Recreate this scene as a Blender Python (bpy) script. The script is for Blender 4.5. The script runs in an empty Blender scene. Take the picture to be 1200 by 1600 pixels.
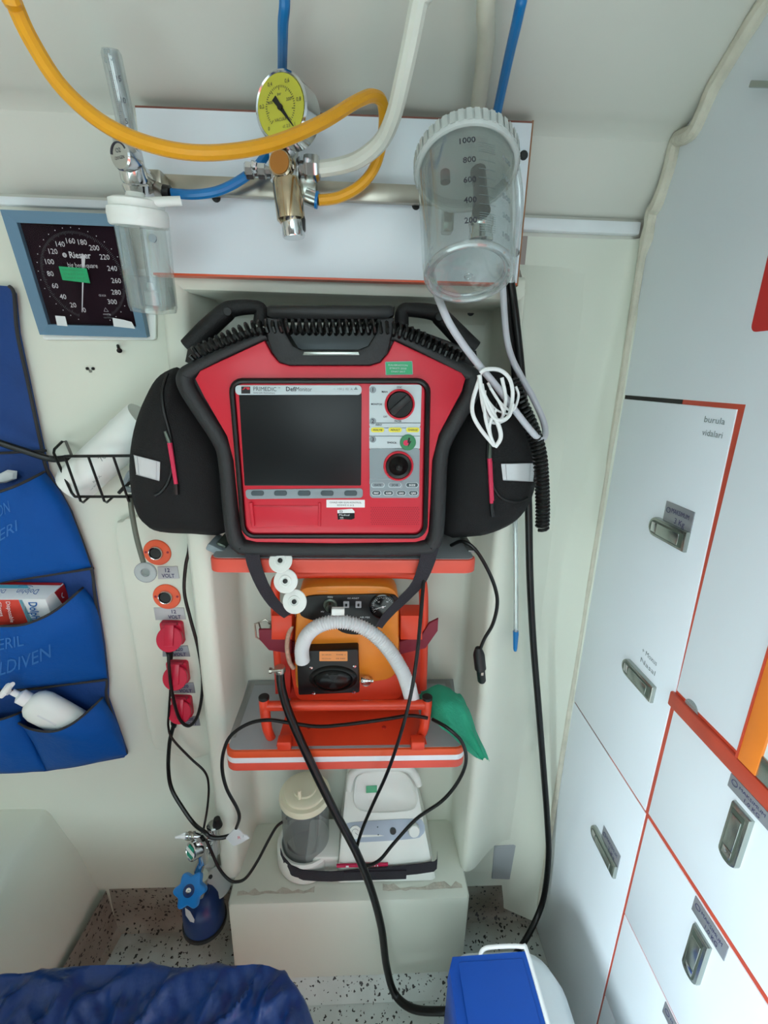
import bpy, bmesh, math, random
from mathutils import Vector as V, Matrix, noise
random.seed(7)
SC = bpy.context.scene
COL = SC.collection
PI = math.pi

# ------------------------------------------------------------------ camera
F_PX, CX, CY, CAM_Z = 720.0, 600.0, 800.0, 1.26
_y = V((-32, -215, F_PX)).normalized()
_x = V((15400, 155, F_PX)); _x = (_x - _x.dot(_y) * _y).normalized()
_z = _y.cross(_x)
if _z[1] > 0: _z = -_z
CAMP = V((0, 0, CAM_Z))
right = V((_x[0], _y[0], _z[0])); down = V((_x[1], _y[1], _z[1])); fwd = V((_x[2], _y[2], _z[2]))
cam = bpy.data.cameras.new('camera'); camo = bpy.data.objects.new('camera', cam); COL.objects.link(camo)
camo.matrix_world = Matrix(((right[0], -down[0], -fwd[0], 0), (right[1], -down[1], -fwd[1], 0),
                            (right[2], -down[2], -fwd[2], CAM_Z), (0, 0, 0, 1)))
cam.sensor_fit = 'VERTICAL'; cam.sensor_height = 36; cam.lens = 36 * F_PX / 1600
cam.clip_start = 0.02
SC.camera = camo

# ------------------------------------------------------------------ light
w = bpy.data.worlds.new('world'); SC.world = w; w.use_nodes = True
bg = w.node_tree.nodes['Background']; bg.inputs[0].default_value = (1.0, 0.97, 0.90, 1); bg.inputs[1].default_value = 0.17
def area(name, loc, target, sx, sy, power, col=(0.93, 0.98, 1.0)):
    l = bpy.data.lights.new(name, 'AREA'); l.shape = 'RECTANGLE'; l.size = sx; l.size_y = sy; l.energy = power; l.color = col
    o = bpy.data.objects.new(name, l); COL.objects.link(o); o.location = loc
    o.rotation_euler = (V(target) - V(loc)).to_track_quat('-Z', 'Y').to_euler()
area('daylight_rear_door', (-0.15, -2.40, 1.90), (-0.1, 0.8, 0.40), 1.7, 1.3, 32, (0.80, 0.972, 1.0))
area('daylight_side_door', (-2.40, -0.75, 1.95), (0.42, 0.20, 0.45), 1.5, 1.3, 920, (0.80, 0.955, 1.0))
vs = SC.view_settings
vs.view_transform = 'Standard'; vs.look = 'None'; vs.gamma = 1; vs.use_curve_mapping = False; vs.exposure = 0.0

# ------------------------------------------------------------------ helpers
def ray(px, py):
    return right * (px - CX) + down * (py - CY) + fwd * F_PX
def U(px, py, Y):
    r = ray(px, py); return CAMP + r * (Y / r.y)
def UX(px, py, X):
    r = ray(px, py); return CAMP + r * (X / r.x)
def UZ(px, py, Z):
    r = ray(px, py); return CAMP + r * ((Z - CAM_Z) / r.z)
def up(pts, Y): return [U(p[0], p[1], p[2] if len(p) > 2 else Y) for p in pts]
def s2l(c): return tuple((v / 255 / 12.92) if v / 255 <= 0.04045 else ((v / 255 + 0.055) / 1.055) ** 2.4 for v in c)
MATS = {}
def mat(name, rgb, rough=0.5, metal=0.0, var=0.06, scale=12.0, bump=0.0, bscale=60.0, spec=0.5, coat=0.0, emit=None):
    m = bpy.data.materials.new(name); m.use_nodes = True; nt = m.node_tree; b = nt.nodes['Principled BSDF']
    c = s2l(rgb)
    b.inputs['Roughness'].default_value = rough; b.inputs['Metallic'].default_value = metal
    b.inputs['Specular IOR Level'].default_value = spec; b.inputs['Coat Weight'].default_value = coat
    tc = nt.nodes.new('ShaderNodeTexCoord'); nz = nt.nodes.new('ShaderNodeTexNoise')
    nz.inputs['Scale'].default_value = scale; nz.inputs['Detail'].default_value = 4
    nt.links.new(tc.outputs['Object'], nz.inputs['Vector'])
    rp = nt.nodes.new('ShaderNodeValToRGB')
    rp.color_ramp.elements[0].position = 0.3; rp.color_ramp.elements[1].position = 0.7
    rp.color_ramp.elements[0].color = tuple(v * (1 - var) for v in c) + (1,)
    rp.color_ramp.elements[1].color = tuple(min(1, v * (1 + var)) for v in c) + (1,)
    nt.links.new(nz.outputs['Fac'], rp.inputs['Fac']); nt.links.new(rp.outputs['Color'], b.inputs['Base Color'])
    if bump:
        n2 = nt.nodes.new('ShaderNodeTexNoise'); n2.inputs['Scale'].default_value = bscale; n2.inputs['Detail'].default_value = 3
        nt.links.new(tc.outputs['Object'], n2.inputs['Vector'])
        bp = nt.nodes.new('ShaderNodeBump'); bp.inputs['Strength'].default_value = bump; bp.inputs['Distance'].default_value = 0.01
        nt.links.new(n2.outputs['Fac'], bp.inputs['Height']); nt.links.new(bp.outputs['Normal'], b.inputs['Normal'])
    MATS[name] = m; return m
def clear(name, tint=(235, 240, 238), refl=0.12, fac=0.85, rough=0.05, body=None, bodyfac=0.0):
    m = bpy.data.materials.new(name); m.use_nodes = True; nt = m.node_tree
    for n in list(nt.nodes): nt.nodes.remove(n)
    out = nt.nodes.new('ShaderNodeOutputMaterial'); tr = nt.nodes.new('ShaderNodeBsdfTransparent')
    tr.inputs[0].default_value = s2l(tint) + (1,)
    gl = nt.nodes.new('ShaderNodeBsdfGlossy'); gl.inputs['Roughness'].default_value = rough
    gl.inputs['Color'].default_value = (0.9, 0.93, 0.93, 1)
    lw = nt.nodes.new('ShaderNodeLayerWeight'); lw.inputs[0].default_value = 0.3
    mp = nt.nodes.new('ShaderNodeMapRange'); mp.inputs[3].default_value = refl; mp.inputs[4].default_value = fac
    pw = nt.nodes.new('ShaderNodeMath'); pw.operation = 'POWER'; pw.inputs[1].default_value = 1.7
    nt.links.new(lw.outputs['Facing'], pw.inputs[0]); nt.links.new(pw.outputs[0], mp.inputs[0])
    mx = nt.nodes.new('ShaderNodeMixShader'); nt.links.new(mp.outputs[0], mx.inputs[0])
    a = tr
    if body:
        df = nt.nodes.new('ShaderNodeBsdfPrincipled'); df.inputs['Base Color'].default_value = s2l(body) + (1,); df.inputs['Roughness'].default_value = 0.35
        m2 = nt.nodes.new('ShaderNodeMixShader'); m2.inputs[0].default_value = bodyfac
        nt.links.new(tr.outputs[0], m2.inputs[1]); nt.links.new(df.outputs[0], m2.inputs[2]); a = m2
    nt.links.new(a.outputs[0], mx.inputs[1]); nt.links.new(gl.outputs[0], mx.inputs[2])
    nt.links.new(mx.outputs[0], out.inputs[0]); MATS[name] = m; return m

mat('cream', (219, 222, 209), 0.42, var=0.03, scale=3)
mat('ceiling_cream', (206, 206, 197), 0.5, var=0.03, scale=3)
mat('cream_dark', (196, 193, 172), 0.5, var=0.08, scale=14)
mat('sealant', (205, 200, 184), 0.6, var=0.10, scale=40, bump=0.4)
mat('laminate', (222, 229, 236), 0.32, var=0.015, scale=4)
mat('door_laminate', (232, 239, 247), 0.28, var=0.015, scale=4)
mat('white_strip', (228, 232, 236), 0.35)
mat('dark_gap', (40, 38, 36), 0.8)
mat('red_edge', (196, 74, 52), 0.4, var=0.10, scale=25)
mat('orange_edge', (222, 86, 44), 0.4)
mat('orange_frame', (232, 128, 40), 0.45)
mat('steel', (178, 172, 160), 0.32, metal=1.0, var=0.12, scale=18)
mat('chrome', (215, 216, 216), 0.16, metal=1.0, var=0.02)
mat('chrome_brown_refl', (204, 186, 158), 0.16, metal=1.0, var=0.25, scale=30)  # chrome with its brown reflections painted into the base colour as patchy tint
mat('latch', (168, 174, 168), 0.24, metal=0.9, var=0.04)
mat('latch_dark', (96, 106, 96), 0.35, metal=0.5)
mat('plate', (150, 152, 158), 0.35, metal=0.35, var=0.06)
mat('plate_light', (186, 186, 190), 0.4, metal=0.1)
mat('ink', (52, 52, 62), 0.6)
mat('ink_faint', (128, 140, 142), 0.7)
mat('ink_blue', (46, 42, 92), 0.6)
mat('black', (13, 13, 14), 0.45)
mat('black_soft', (18, 18, 20), 0.62, bump=0.15, bscale=400)
mat('rubber', (9, 10, 10), 0.32, spec=0.35)
mat('black_gloss', (14, 14, 15), 0.15)
mat('nylon', (11, 11, 13), 0.85, bump=0.25, bscale=700)
mat('strap', (38, 35, 43), 0.8, bump=0.25, bscale=500)
mat('bumper', (32, 34, 36), 0.55, bump=0.1, bscale=300)
mat('defi_red', (206, 34, 54), 0.38, var=0.03)
mat('defi_red_deep', (178, 26, 44), 0.4)
mat('pull_red', (214, 44, 84), 0.5)
mat('reflector', (214, 216, 218), 0.25, metal=0.15)
mat('screen', (16, 19, 22), 0.35, var=0.02, spec=0.3)
mat('grey_panel', (140, 152, 158), 0.45)
mat('edge_brown', (120, 70, 58), 0.5, var=0.2, scale=30)
mat('lid_grey', (190, 196, 194), 0.45)
mat('lt_panel', (196, 208, 212), 0.45)
mat('btn_dark', (66, 80, 86), 0.5)
mat('yellow', (236, 224, 70), 0.5)
mat('green', (52, 130, 84), 0.45)
mat('sticker_green', (30, 160, 104), 0.35, var=0.10, scale=60)
mat('white', (238, 240, 240), 0.4, var=0.02)
mat('white_print', (230, 232, 234), 0.5)
mat('plastic_white', (232, 236, 232), 0.35, var=0.02)
mat('plastic_cream', (226, 222, 196), 0.4, var=0.03)
mat('tape', (216, 220, 222), 0.5)
mat('yellow_hose', (226, 160, 28), 0.32, var=0.05)
mat('blue_hose', (2, 110, 176), 0.3, var=0.05)
mat('white_hose', (214, 216, 206), 0.3, var=0.04)
mat('duct', (196, 194, 178), 0.5, var=0.06, scale=30)
mat('grey_tube', (196, 198, 206), 0.3)
mat('olive_strap', (98, 104, 92), 0.5)
mat('gauge_blue', (92, 126, 150), 0.4, var=0.04)
mat('dial_dark', (34, 18, 28), 0.7, var=0.35, scale=9, spec=0.1)
mat('dial_yellow', (192, 190, 62), 0.4)
mat('brown_dial', (176, 116, 50), 0.35, metal=0.4)
mat('shelf_grey', (160, 164, 168), 0.45, var=0.06)
mat('shelf_alu', (150, 152, 150), 0.35, metal=0.6)
mat('shelf_red', (222, 84, 66), 0.42)
mat('dock_red', (222, 66, 36), 0.38, var=0.05)
mat('dock_dark', (186, 48, 36), 0.42, var=0.06)
mat('orange_case', (236, 140, 40), 0.40, var=0.03)
mat('label_orange', (232, 150, 84), 0.5)
mat('maroon', (128, 32, 52), 0.6)
mat('corr', (226, 228, 230), 0.35, var=0.02)
mat('braid', (196, 160, 140), 0.5, var=0.2, scale=200)
mat('cloth_green', (40, 158, 124), 0.75, var=0.08, bump=0.2, bscale=200)
mat('socket_orange', (232, 92, 52), 0.42)
mat('socket_red', (196, 20, 58), 0.35)
mat('socket_red_dark', (150, 16, 44), 0.4)
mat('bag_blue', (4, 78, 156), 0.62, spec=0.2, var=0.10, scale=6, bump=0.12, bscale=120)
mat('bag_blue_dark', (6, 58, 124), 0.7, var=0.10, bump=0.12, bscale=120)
mat('bag_trim', (46, 46, 48), 0.8)
mat('bag_ink', (40, 106, 178), 0.7)
mat('box_white', (226, 230, 232), 0.45)
mat('box_red', (214, 66, 52), 0.45, var=0.08)
mat('box_dkred', (170, 30, 34), 0.45)
mat('box_cyan', (96, 180, 200), 0.45)
mat('box_blue', (24, 92, 160), 0.45)
mat('knob_blue', (16, 130, 210), 0.4)
mat('cyl_navy', (14, 50, 108), 0.35, var=0.08)
mat('cyl_white', (200, 208, 210), 0.5)
mat('teal', (20, 150, 124), 0.4)
mat('sheet', (15, 50, 110), 0.30, var=0.10, scale=7, bump=0.3, bscale=40)
mat('mattress', (30, 36, 52), 0.7)
mat('cool_blue', (12, 74, 168), 0.42, var=0.03)
mat('cool_white', (214, 222, 224), 0.45, var=0.03)
mat('suction_white', (232, 234, 228), 0.35, var=0.02)
mat('suction_grey', (172, 184, 200), 0.45)
mat('suction_pink', (190, 24, 74), 0.45)
mat('residue', (196, 190, 176), 0.9, var=0.15, scale=40, bump=0.6)
mat('stain_plate', (166, 172, 176), 0.6, var=0.05)
mat('cable', (9, 10, 10), 0.35, spec=0.35)
mat('brown', (146, 100, 66), 0.6)
mat('red_cross', (206, 36, 34), 0.4)
mat('window_light', (206, 222, 228), 0.15, var=0.03)
clear('jar_clear', (246, 248, 247), 0.05, 0.62, 0.08, body=(222, 226, 228), bodyfac=0.025)
clear('bottle_clear', (247, 249, 248), 0.05, 0.7, 0.06, body=(226, 230, 230), bodyfac=0.07)
clear('water', (232, 238, 240), 0.08, 0.5, 0.04, body=(220, 226, 228), bodyfac=0.12)
clear('tube_clear', (232, 236, 236), 0.12, 0.7, 0.08, body=(222, 226, 228), bodyfac=0.20)
clear('ring_clear', (226, 232, 232), 0.10, 0.6, 0.12, body=(206, 212, 214), bodyfac=0.55)
clear('suction_clear', (206, 210, 212), 0.06, 0.5, 0.1, body=(188, 190, 190), bodyfac=0.18)
clear('gauge_glass', (240, 238, 240), 0.004, 0.2, 0.02)
clear('sticker_clear', (220, 226, 226), 0.10, 0.6, 0.15, body=(214, 218, 218), bodyfac=0.3)

# floor: pale vinyl with scattered dark chips
def floor_mat(name, base, chip, dens, dirt):
    m = bpy.data.materials.new(name); m.use_nodes = True; nt = m.node_tree; b = nt.nodes['Principled BSDF']
    N = nt.nodes.new; L = nt.links.new
    tc = N('ShaderNodeTexCoord'); vo = N('ShaderNodeTexVoronoi'); vo.inputs['Scale'].default_value = 135; vo.inputs['Randomness'].default_value = 1
    nz = N('ShaderNodeTexNoise'); nz.inputs['Scale'].default_value = 140
    ad = N('ShaderNodeMixRGB'); ad.blend_type = 'ADD'; ad.inputs[0].default_value = 0.012
    L(tc.outputs['Object'], nz.inputs['Vector']); L(tc.outputs['Object'], ad.inputs[1]); L(nz.outputs['Color'], ad.inputs[2]); L(ad.outputs[0], vo.inputs['Vector'])
    sep = N('ShaderNodeSeparateColor'); L(vo.outputs['Color'], sep.inputs[0])
    th = N('ShaderNodeMath'); th.operation = 'MULTIPLY'; th.inputs[1].default_value = dens; L(sep.outputs[0], th.inputs[0])
    big = N('ShaderNodeMath'); big.operation = 'SUBTRACT'; L(th.outputs[0], big.inputs[0]); L(vo.outputs['Distance'], big.inputs[1])
    st = N('ShaderNodeMapRange'); st.inputs[1].default_value = -0.03; st.inputs[2].default_value = 0.03; L(big.outputs[0], st.inputs[0])
    gate = N('ShaderNodeMath'); gate.operation = 'GREATER_THAN'; gate.inputs[1].default_value = 0.22; L(sep.outputs[1], gate.inputs[0])
    mu = N('ShaderNodeMath'); mu.operation = 'MULTIPLY'; L(st.outputs[0], mu.inputs[0]); L(gate.outputs[0], mu.inputs[1])
    n2 = N('ShaderNodeTexNoise'); n2.inputs['Scale'].default_value = 7; n2.inputs['Detail'].default_value = 6; L(tc.outputs['Object'], n2.inputs['Vector'])
    r2 = N('ShaderNodeValToRGB'); r2.color_ramp.elements[0].position = 0.40; r2.color_ramp.elements[1].position = 0.72
    r2.color_ramp.elements[0].color = s2l(base) + (1,); r2.color_ramp.elements[1].color = s2l(dirt) + (1,); L(n2.outputs['Fac'], r2.inputs[0])
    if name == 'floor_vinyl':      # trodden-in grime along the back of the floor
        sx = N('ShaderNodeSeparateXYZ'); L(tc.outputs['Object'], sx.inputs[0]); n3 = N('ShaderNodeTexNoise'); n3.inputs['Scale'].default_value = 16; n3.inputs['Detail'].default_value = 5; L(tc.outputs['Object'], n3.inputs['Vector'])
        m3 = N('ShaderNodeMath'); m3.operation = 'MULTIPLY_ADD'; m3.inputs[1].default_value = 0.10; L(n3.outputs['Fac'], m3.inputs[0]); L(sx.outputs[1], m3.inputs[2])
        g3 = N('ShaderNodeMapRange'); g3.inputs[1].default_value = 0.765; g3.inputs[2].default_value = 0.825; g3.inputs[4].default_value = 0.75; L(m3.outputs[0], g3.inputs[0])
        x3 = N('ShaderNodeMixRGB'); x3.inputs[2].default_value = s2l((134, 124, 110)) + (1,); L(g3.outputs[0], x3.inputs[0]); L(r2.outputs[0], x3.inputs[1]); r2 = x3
    mx = N('ShaderNodeMixRGB'); mx.inputs[2].default_value = s2l(chip) + (1,); L(mu.outputs[0], mx.inputs[0]); L(r2.outputs[0], mx.inputs[1])
    L(mx.outputs[0], b.inputs['Base Color']); b.inputs['Roughness'].default_value = 0.45
    MATS[name] = m
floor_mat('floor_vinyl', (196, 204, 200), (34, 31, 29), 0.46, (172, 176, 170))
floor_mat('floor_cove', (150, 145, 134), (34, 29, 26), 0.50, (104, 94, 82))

_txt = {}
def text_mesh(s, bold=False):
    k = (s, bold)
    if k in _txt: return _txt[k]
    cu = bpy.data.curves.new('t', 'FONT'); cu.body = s; cu.size = 1.0; cu.resolution_u = 2
    if bold: cu.offset = 0.018
    o = bpy.data.objects.new('t', cu); COL.objects.link(o)
    dg = bpy.context.evaluated_depsgraph_get(); dg.update()
    me = bpy.data.meshes.new_from_object(o.evaluated_get(dg))
    vs_ = [v.co.xy.copy() for v in me.vertices]; fs = [tuple(p.vertices) for p in me.polygons]
    COL.objects.unlink(o); bpy.data.objects.remove(o); bpy.data.meshes.remove(me); bpy.data.curves.remove(cu)
    if vs_:
        x0 = min(v.x for v in vs_); x1 = max(v.x for v in vs_)
    else: x0, x1 = 0, 1
    _txt[k] = (vs_, fs, x0, x1); return _txt[k]

def frame_of(d):
    d = d.normalized(); a = V((0, 0, 1)) if abs(d.z) < 0.9 else V((1, 0, 0))
    u = d.cross(a).normalized(); return u, d.cross(u).normalized()

class MB:
    def __init__(s): s.v = []; s.f = []; s.m = []; s.names = []
    def mi(s, m):
        if m not in s.names: s.names.append(m)
        return s.names.index(m)
    def add(s, vs_, fs, m):
        o = len(s.v); i = s.mi(m); s.v += [V(p) for p in vs_]
        for f in fs: s.f.append(tuple(o + k for k in f)); s.m.append(i)
    def bm(s, b, m, M=None):
        b.verts.index_update()
        s.add([(M @ v.co) if M else v.co.copy() for v in b.verts], [[v.index for v in f.verts] for f in b.faces], m); b.free()
    def box(s, c, size, m, bev=0.0, M=None, seg=2):
        b = bmesh.new(); bmesh.ops.create_cube(b, size=1)
        for v in b.verts: v.co = V((v.co.x * size[0], v.co.y * size[1], v.co.z * size[2]))
        if bev: bmesh.ops.bevel(b, geom=b.edges[:], offset=min(bev, min(size) * 0.49), segments=seg, affect='EDGES', profile=0.5)
        T = Matrix.Translation(V(c))
        s.bm(b, m, T @ M if M else T)
    def bx(s, x0, x1, y0, y1, z0, z1, m, bev=0.0):
        s.box(((x0 + x1) / 2, (y0 + y1) / 2, (z0 + z1) / 2), (abs(x1 - x0), abs(y1 - y0), abs(z1 - z0)), m, bev)
    def hexa(s, p, m, bev=0.0):      # 8 points: front quad 0-3, back quad 4-7
        b = bmesh.new(); vv = [b.verts.new(q) for q in p]
        for f in ((0, 1, 2, 3), (7, 6, 5, 4), (0, 4, 5, 1), (1, 5, 6, 2), (2, 6, 7, 3), (3, 7, 4, 0)): b.faces.new([vv[i] for i in f])
        bmesh.ops.recalc_face_normals(b, faces=b.faces[:])
        if bev: bmesh.ops.bevel(b, geom=b.edges[:], offset=bev, segments=2, affect='EDGES', profile=0.5)
        s.bm(b, m)
    def slab(s, pts, ext, m, bev=0.0, seg=2):
        ext = V(ext); b = bmesh.new(); n = len(pts)
        fr = [b.verts.new(p) for p in pts]; bk = [b.verts.new(V(p) + ext) for p in pts]
        ff = b.faces.new(fr); b.faces.new(bk[::-1])
        for i in range(n): b.faces.new((fr[i], bk[i], bk[(i + 1) % n], fr[(i + 1) % n]))
        bmesh.ops.recalc_face_normals(b, faces=b.faces[:])
        if bev: bmesh.ops.bevel(b, geom=[e for e in ff.edges], offset=bev, segments=seg, affect='EDGES', profile=0.5)
        s.bm(b, m)
    def tube(s, pts, r, m, n=10, smooth=True, sub=6, closed=False, caps=True):
        P = [V(p) for p in pts]
        R = list(r) if isinstance(r, (list, tuple)) else [r] * len(P)
        if smooth and len(P) > 2:
            Q = []; RR = []; N_ = len(P); rng = N_ if closed else N_ - 1
            for i in range(rng):
                if closed: a, b_, c, d = P[i - 1], P[i], P[(i + 1) % N_], P[(i + 2) % N_]
                else: a, b_, c, d = P[max(i - 1, 0)], P[i], P[i + 1], P[min(i + 2, N_ - 1)]
                r0, r1 = R[i], R[(i + 1) % N_]
                for k in range(sub):
                    t = k / sub; t2 = t * t; t3 = t2 * t
                    Q.append(0.5 * ((2 * b_) + (c - a) * t + (2 * a - 5 * b_ + 4 * c - d) * t2 + (3 * b_ - a - 3 * c + d) * t3)); RR.append(r0 + (r1 - r0) * t)
            if not closed: Q.append(P[-1]); RR.append(R[-1])
            P, R = Q, RR
        N_ = len(P); vs_ = []; fs = []; nrm = None
        for i in range(N_):
            if closed: t = P[(i + 1) % N_] - P[i - 1]
            else: t = P[min(i + 1, N_ - 1)] - P[max(i - 1, 0)]
            if t.length < 1e-9: t = V((0, 0, 1))
            t.normalize()
            if nrm is None: nrm = frame_of(t)[0]
            else:
                nrm = nrm - t * nrm.dot(t)
                if nrm.length < 1e-6: nrm = frame_of(t)[0]
                nrm.normalize()
            bn = t.cross(nrm)
            for k in range(n):
                a = 2 * PI * k / n; vs_.append(P[i] + (nrm * math.cos(a) + bn * math.sin(a)) * R[i])
        for i in range(N_ if closed else N_ - 1):
            j = (i + 1) % N_
            for k in range(n): fs.append((i * n + k, i * n + (k + 1) % n, j * n + (k + 1) % n, j * n + k))
        if caps and not closed: fs.append(tuple(range(n))[::-1]); fs.append(tuple((N_ - 1) * n + k for k in range(n)))
        s.add(vs_, fs, m); return P
    def lathe(s, prof, o, ax, m, n=28, e=1.0, ref=None):   # prof: (radius, distance along axis)
        o = V(o); ax = V(ax).normalized(); u, v_ = frame_of(ax)
        if ref: u = (V(ref) - ax * V(ref).dot(ax)).normalized(); v_ = ax.cross(u)
        vs_ = []; fs = []; k = len(prof)
        for r, h in prof:
            for i in range(n):
                a = 2 * PI * i / n; vs_.append(o + ax * h + (u * math.cos(a) + v_ * math.sin(a) * e) * max(r, 1e-5))
        for j in range(k - 1):
            for i in range(n): fs.append((j * n + i, j * n + (i + 1) % n, (j + 1) * n + (i + 1) % n, (j + 1) * n + i))
        if prof[0][0] > 1e-4: fs.append(tuple(range(n))[::-1])
        if prof[-1][0] > 1e-4: fs.append(tuple((k - 1) * n + i for i in range(n)))
        s.add(vs_, fs, m)
    def cyl(s, a, b, r, m, n=20, bev=0.0):
        a = V(a); b = V(b); L = (b - a).length
        if bev: s.lathe([(r - bev, 0), (r, bev), (r, L - bev), (r - bev, L)], a, b - a, m, n)
        else: s.lathe([(r, 0), (r, L)], a, b - a, m, n)
    def ball(s, c, r, m, sc=(1, 1, 1), n=12):
        b = bmesh.new(); bmesh.ops.create_uvsphere(b, u_segments=n, v_segments=n // 2 + 2, radius=r)
        for v in b.verts: v.co = V((v.co.x * sc[0], v.co.y * sc[1], v.co.z * sc[2]))
        s.bm(b, m, Matrix.Translation(V(c)))
    def quad(s, p, m): s.add(p, [tuple(range(len(p)))], m)
    def grid(s, g, m, thick=0.0):      # g[row][col] points
        R_, C_ = len(g), len(g[0]); vs_ = [p for row in g for p in row]
        fs = [(i * C_ + j, i * C_ + j + 1, (i + 1) * C_ + j + 1, (i + 1) * C_ + j) for i in range(R_ - 1) for j in range(C_ - 1)]
        if not thick: s.add(vs_, fs, m); return
        nn = len(vs_); vs_ = vs_ + [V(p) + V((0, thick, 0)) for p in vs_]
        bk = [tuple(nn + k for k in f[::-1]) for f in fs]
        bd = [i for i in range(C_)] + [i * C_ + C_ - 1 for i in range(1, R_)] + [(R_ - 1) * C_ + j for j in range(C_ - 2, -1, -1)] + [i * C_ for i in range(R_ - 2, 0, -1)]
        rim = [(bd[i], nn + bd[i], nn + bd[(i + 1) % len(bd)], bd[(i + 1) % len(bd)]) for i in range(len(bd))]
        s.add(vs_, fs + bk + rim, m)
    def pillow(s, pts, front, back, m, rings=7, pw=0.6, c=None, wr=0.0):
        P = [V(p) for p in pts]; n = len(P); c = V(c) if c else sum(P, V()) / n
        vs_ = []; fs = []
        for side in (1, -1):
            b = front if side == 1 else -back
            o = len(vs_)
            for k in range(rings):
                t = 1 - k / rings
                for p in P:
                    q = c + (p - c) * t; y = (1 - t ** 3) ** pw * b
                    if wr: y += wr * noise.noise(q * 30) * (1 - t)
                    vs_.append(q + V((0, -y, 0)))
            vs_.append(c + V((0, -b, 0)))
            for k in range(rings - 1):
                for i in range(n):
                    f = (o + k * n + i, o + k * n + (i + 1) % n, o + (k + 1) * n + (i + 1) % n, o + (k + 1) * n + i); fs.append(f if side == 1 else f[::-1])
            for i in range(n):
                f = (o + (rings - 1) * n + i, o + (rings - 1) * n + (i + 1) % n, len(vs_) - 1); fs.append(f if side == 1 else f[::-1])
        s.add(vs_, fs, m)
    def text(s, st, o, ux, uy, h, m, align='C', wmax=None, bold=False, fn=None):
        vs_, fs, x0, x1 = text_mesh(st, bold); o = V(o); ux = V(ux); uy = V(uy)
        k = h / 0.69; kx = k
        if wmax: kx = wmax / max(x1 - x0, 1e-6)
        dx = {'C': -(x0 + x1) / 2, 'L': -x0, 'R': -x1}[align]
        if fn: s.add([fn((p.x + dx) * kx, p.y * k) for p in vs_], fs, m)
        else: s.add([o + ux * (p.x + dx) * kx + uy * p.y * k for p in vs_], fs, m)
    def build(s, name, parent=None, org=None, sharp=35, recalc=False):
        me = bpy.data.meshes.new(name); base = V((0, 0, 0))
        if parent is not None:
            q = parent
            while q: base += V(q.location); q = q.parent
        elif org is not None: base = V(org)
        elif s.v:
            xs = [p.x for p in s.v]; ys = [p.y for p in s.v]; zs = [p.z for p in s.v]
            base = V(((min(xs) + max(xs)) / 2, (min(ys) + max(ys)) / 2, min(zs)))
        me.from_pydata([p - base for p in s.v], [], s.f)
        for n in s.names: me.materials.append(MATS[n])
        me.polygons.foreach_set('material_index', s.m)
        me.polygons.foreach_set('use_smooth', [True] * len(me.polygons))
        me.update(); me.set_sharp_from_angle(angle=math.radians(sharp))
        o = bpy.data.objects.new(name, me); COL.objects.link(o)
        if parent is not None: o.parent = parent
        else: o.location = base
        return o
def thing(name, label, cat, loc=(0, 0, 0), group=None):
    o = bpy.data.objects.new(name, None); o.empty_display_size = 0.02; COL.objects.link(o); o.location = loc
    o['label'] = label; o['category'] = cat
    if group: o['group'] = group
    return o
def tag(o, label, cat, group=None):
    o['label'] = label; o['category'] = cat
    if group: o['group'] = group
    return o
def struct(o): o['kind'] = 'structure'; return o
def rrect(x0, y0, x1, y1, r, n=4):
    out = []
    for cx, cy, a0 in ((x1 - r, y0 + r, -90), (x1 - r, y1 - r, 0), (x0 + r, y1 - r, 90), (x0 + r, y0 + r, 180)):
        for k in range(n + 1):
            a = math.radians(a0 + 90 * k / n); out.append((cx + r * math.cos(a), cy + r * math.sin(a)))
    return out
def rq(c, Y, r, n=4):
    """rounded polygon inside four pixel corners (tl,tr,br,bl) on the plane Y; r as a fraction of the width"""
    w_ = math.hypot(c[1][0] - c[0][0], c[1][1] - c[0][1]); h_ = math.hypot(c[3][0] - c[0][0], c[3][1] - c[0][1])
    out = []
    for x, y in rrect(0, 0, w_, h_, min(r, w_ / 2.01, h_ / 2.01), n):
        u, v = x / w_, y / h_
        px = (1 - v) * ((1 - u) * c[0][0] + u * c[1][0]) + v * ((1 - u) * c[3][0] + u * c[2][0])
        py = (1 - v) * ((1 - u) * c[0][1] + u * c[1][1]) + v * ((1 - u) * c[3][1] + u * c[2][1])
        out.append(U(px, py, Y))
    return out
def rqr(x0, y0, x1, y1, Y, r, n=4): return rq(((x0, y0), (x1, y0), (x1, y1), (x0, y1)), Y, r, n)
from mathutils.bvhtree import BVHTree
def bvh(o):
    base = V(o.location); q = o.parent
    while q: base += V(q.location); q = q.parent
    return BVHTree.FromPolygons([v.co + base for v in o.data.vertices], [tuple(p.vertices) for p in o.data.polygons])
def onto(tree, px, py, lift, Y):
    d = ray(px, py).normalized(); h = tree.ray_cast(CAMP, d)
    return (h[0] - d * lift) if h[0] is not None else U(px, py, Y)
def mpp(px, py, Y): return (U(px + 1, py, Y) - U(px, py, Y)).length
def circ(px, py, r, Y, n=24):
    c = U(px, py, Y); k = mpp(px, py, Y) * r
    return [c + V((math.cos(2 * PI * i / n) * k, 0, math.sin(2 * PI * i / n) * k)) for i in range(n)]
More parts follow.
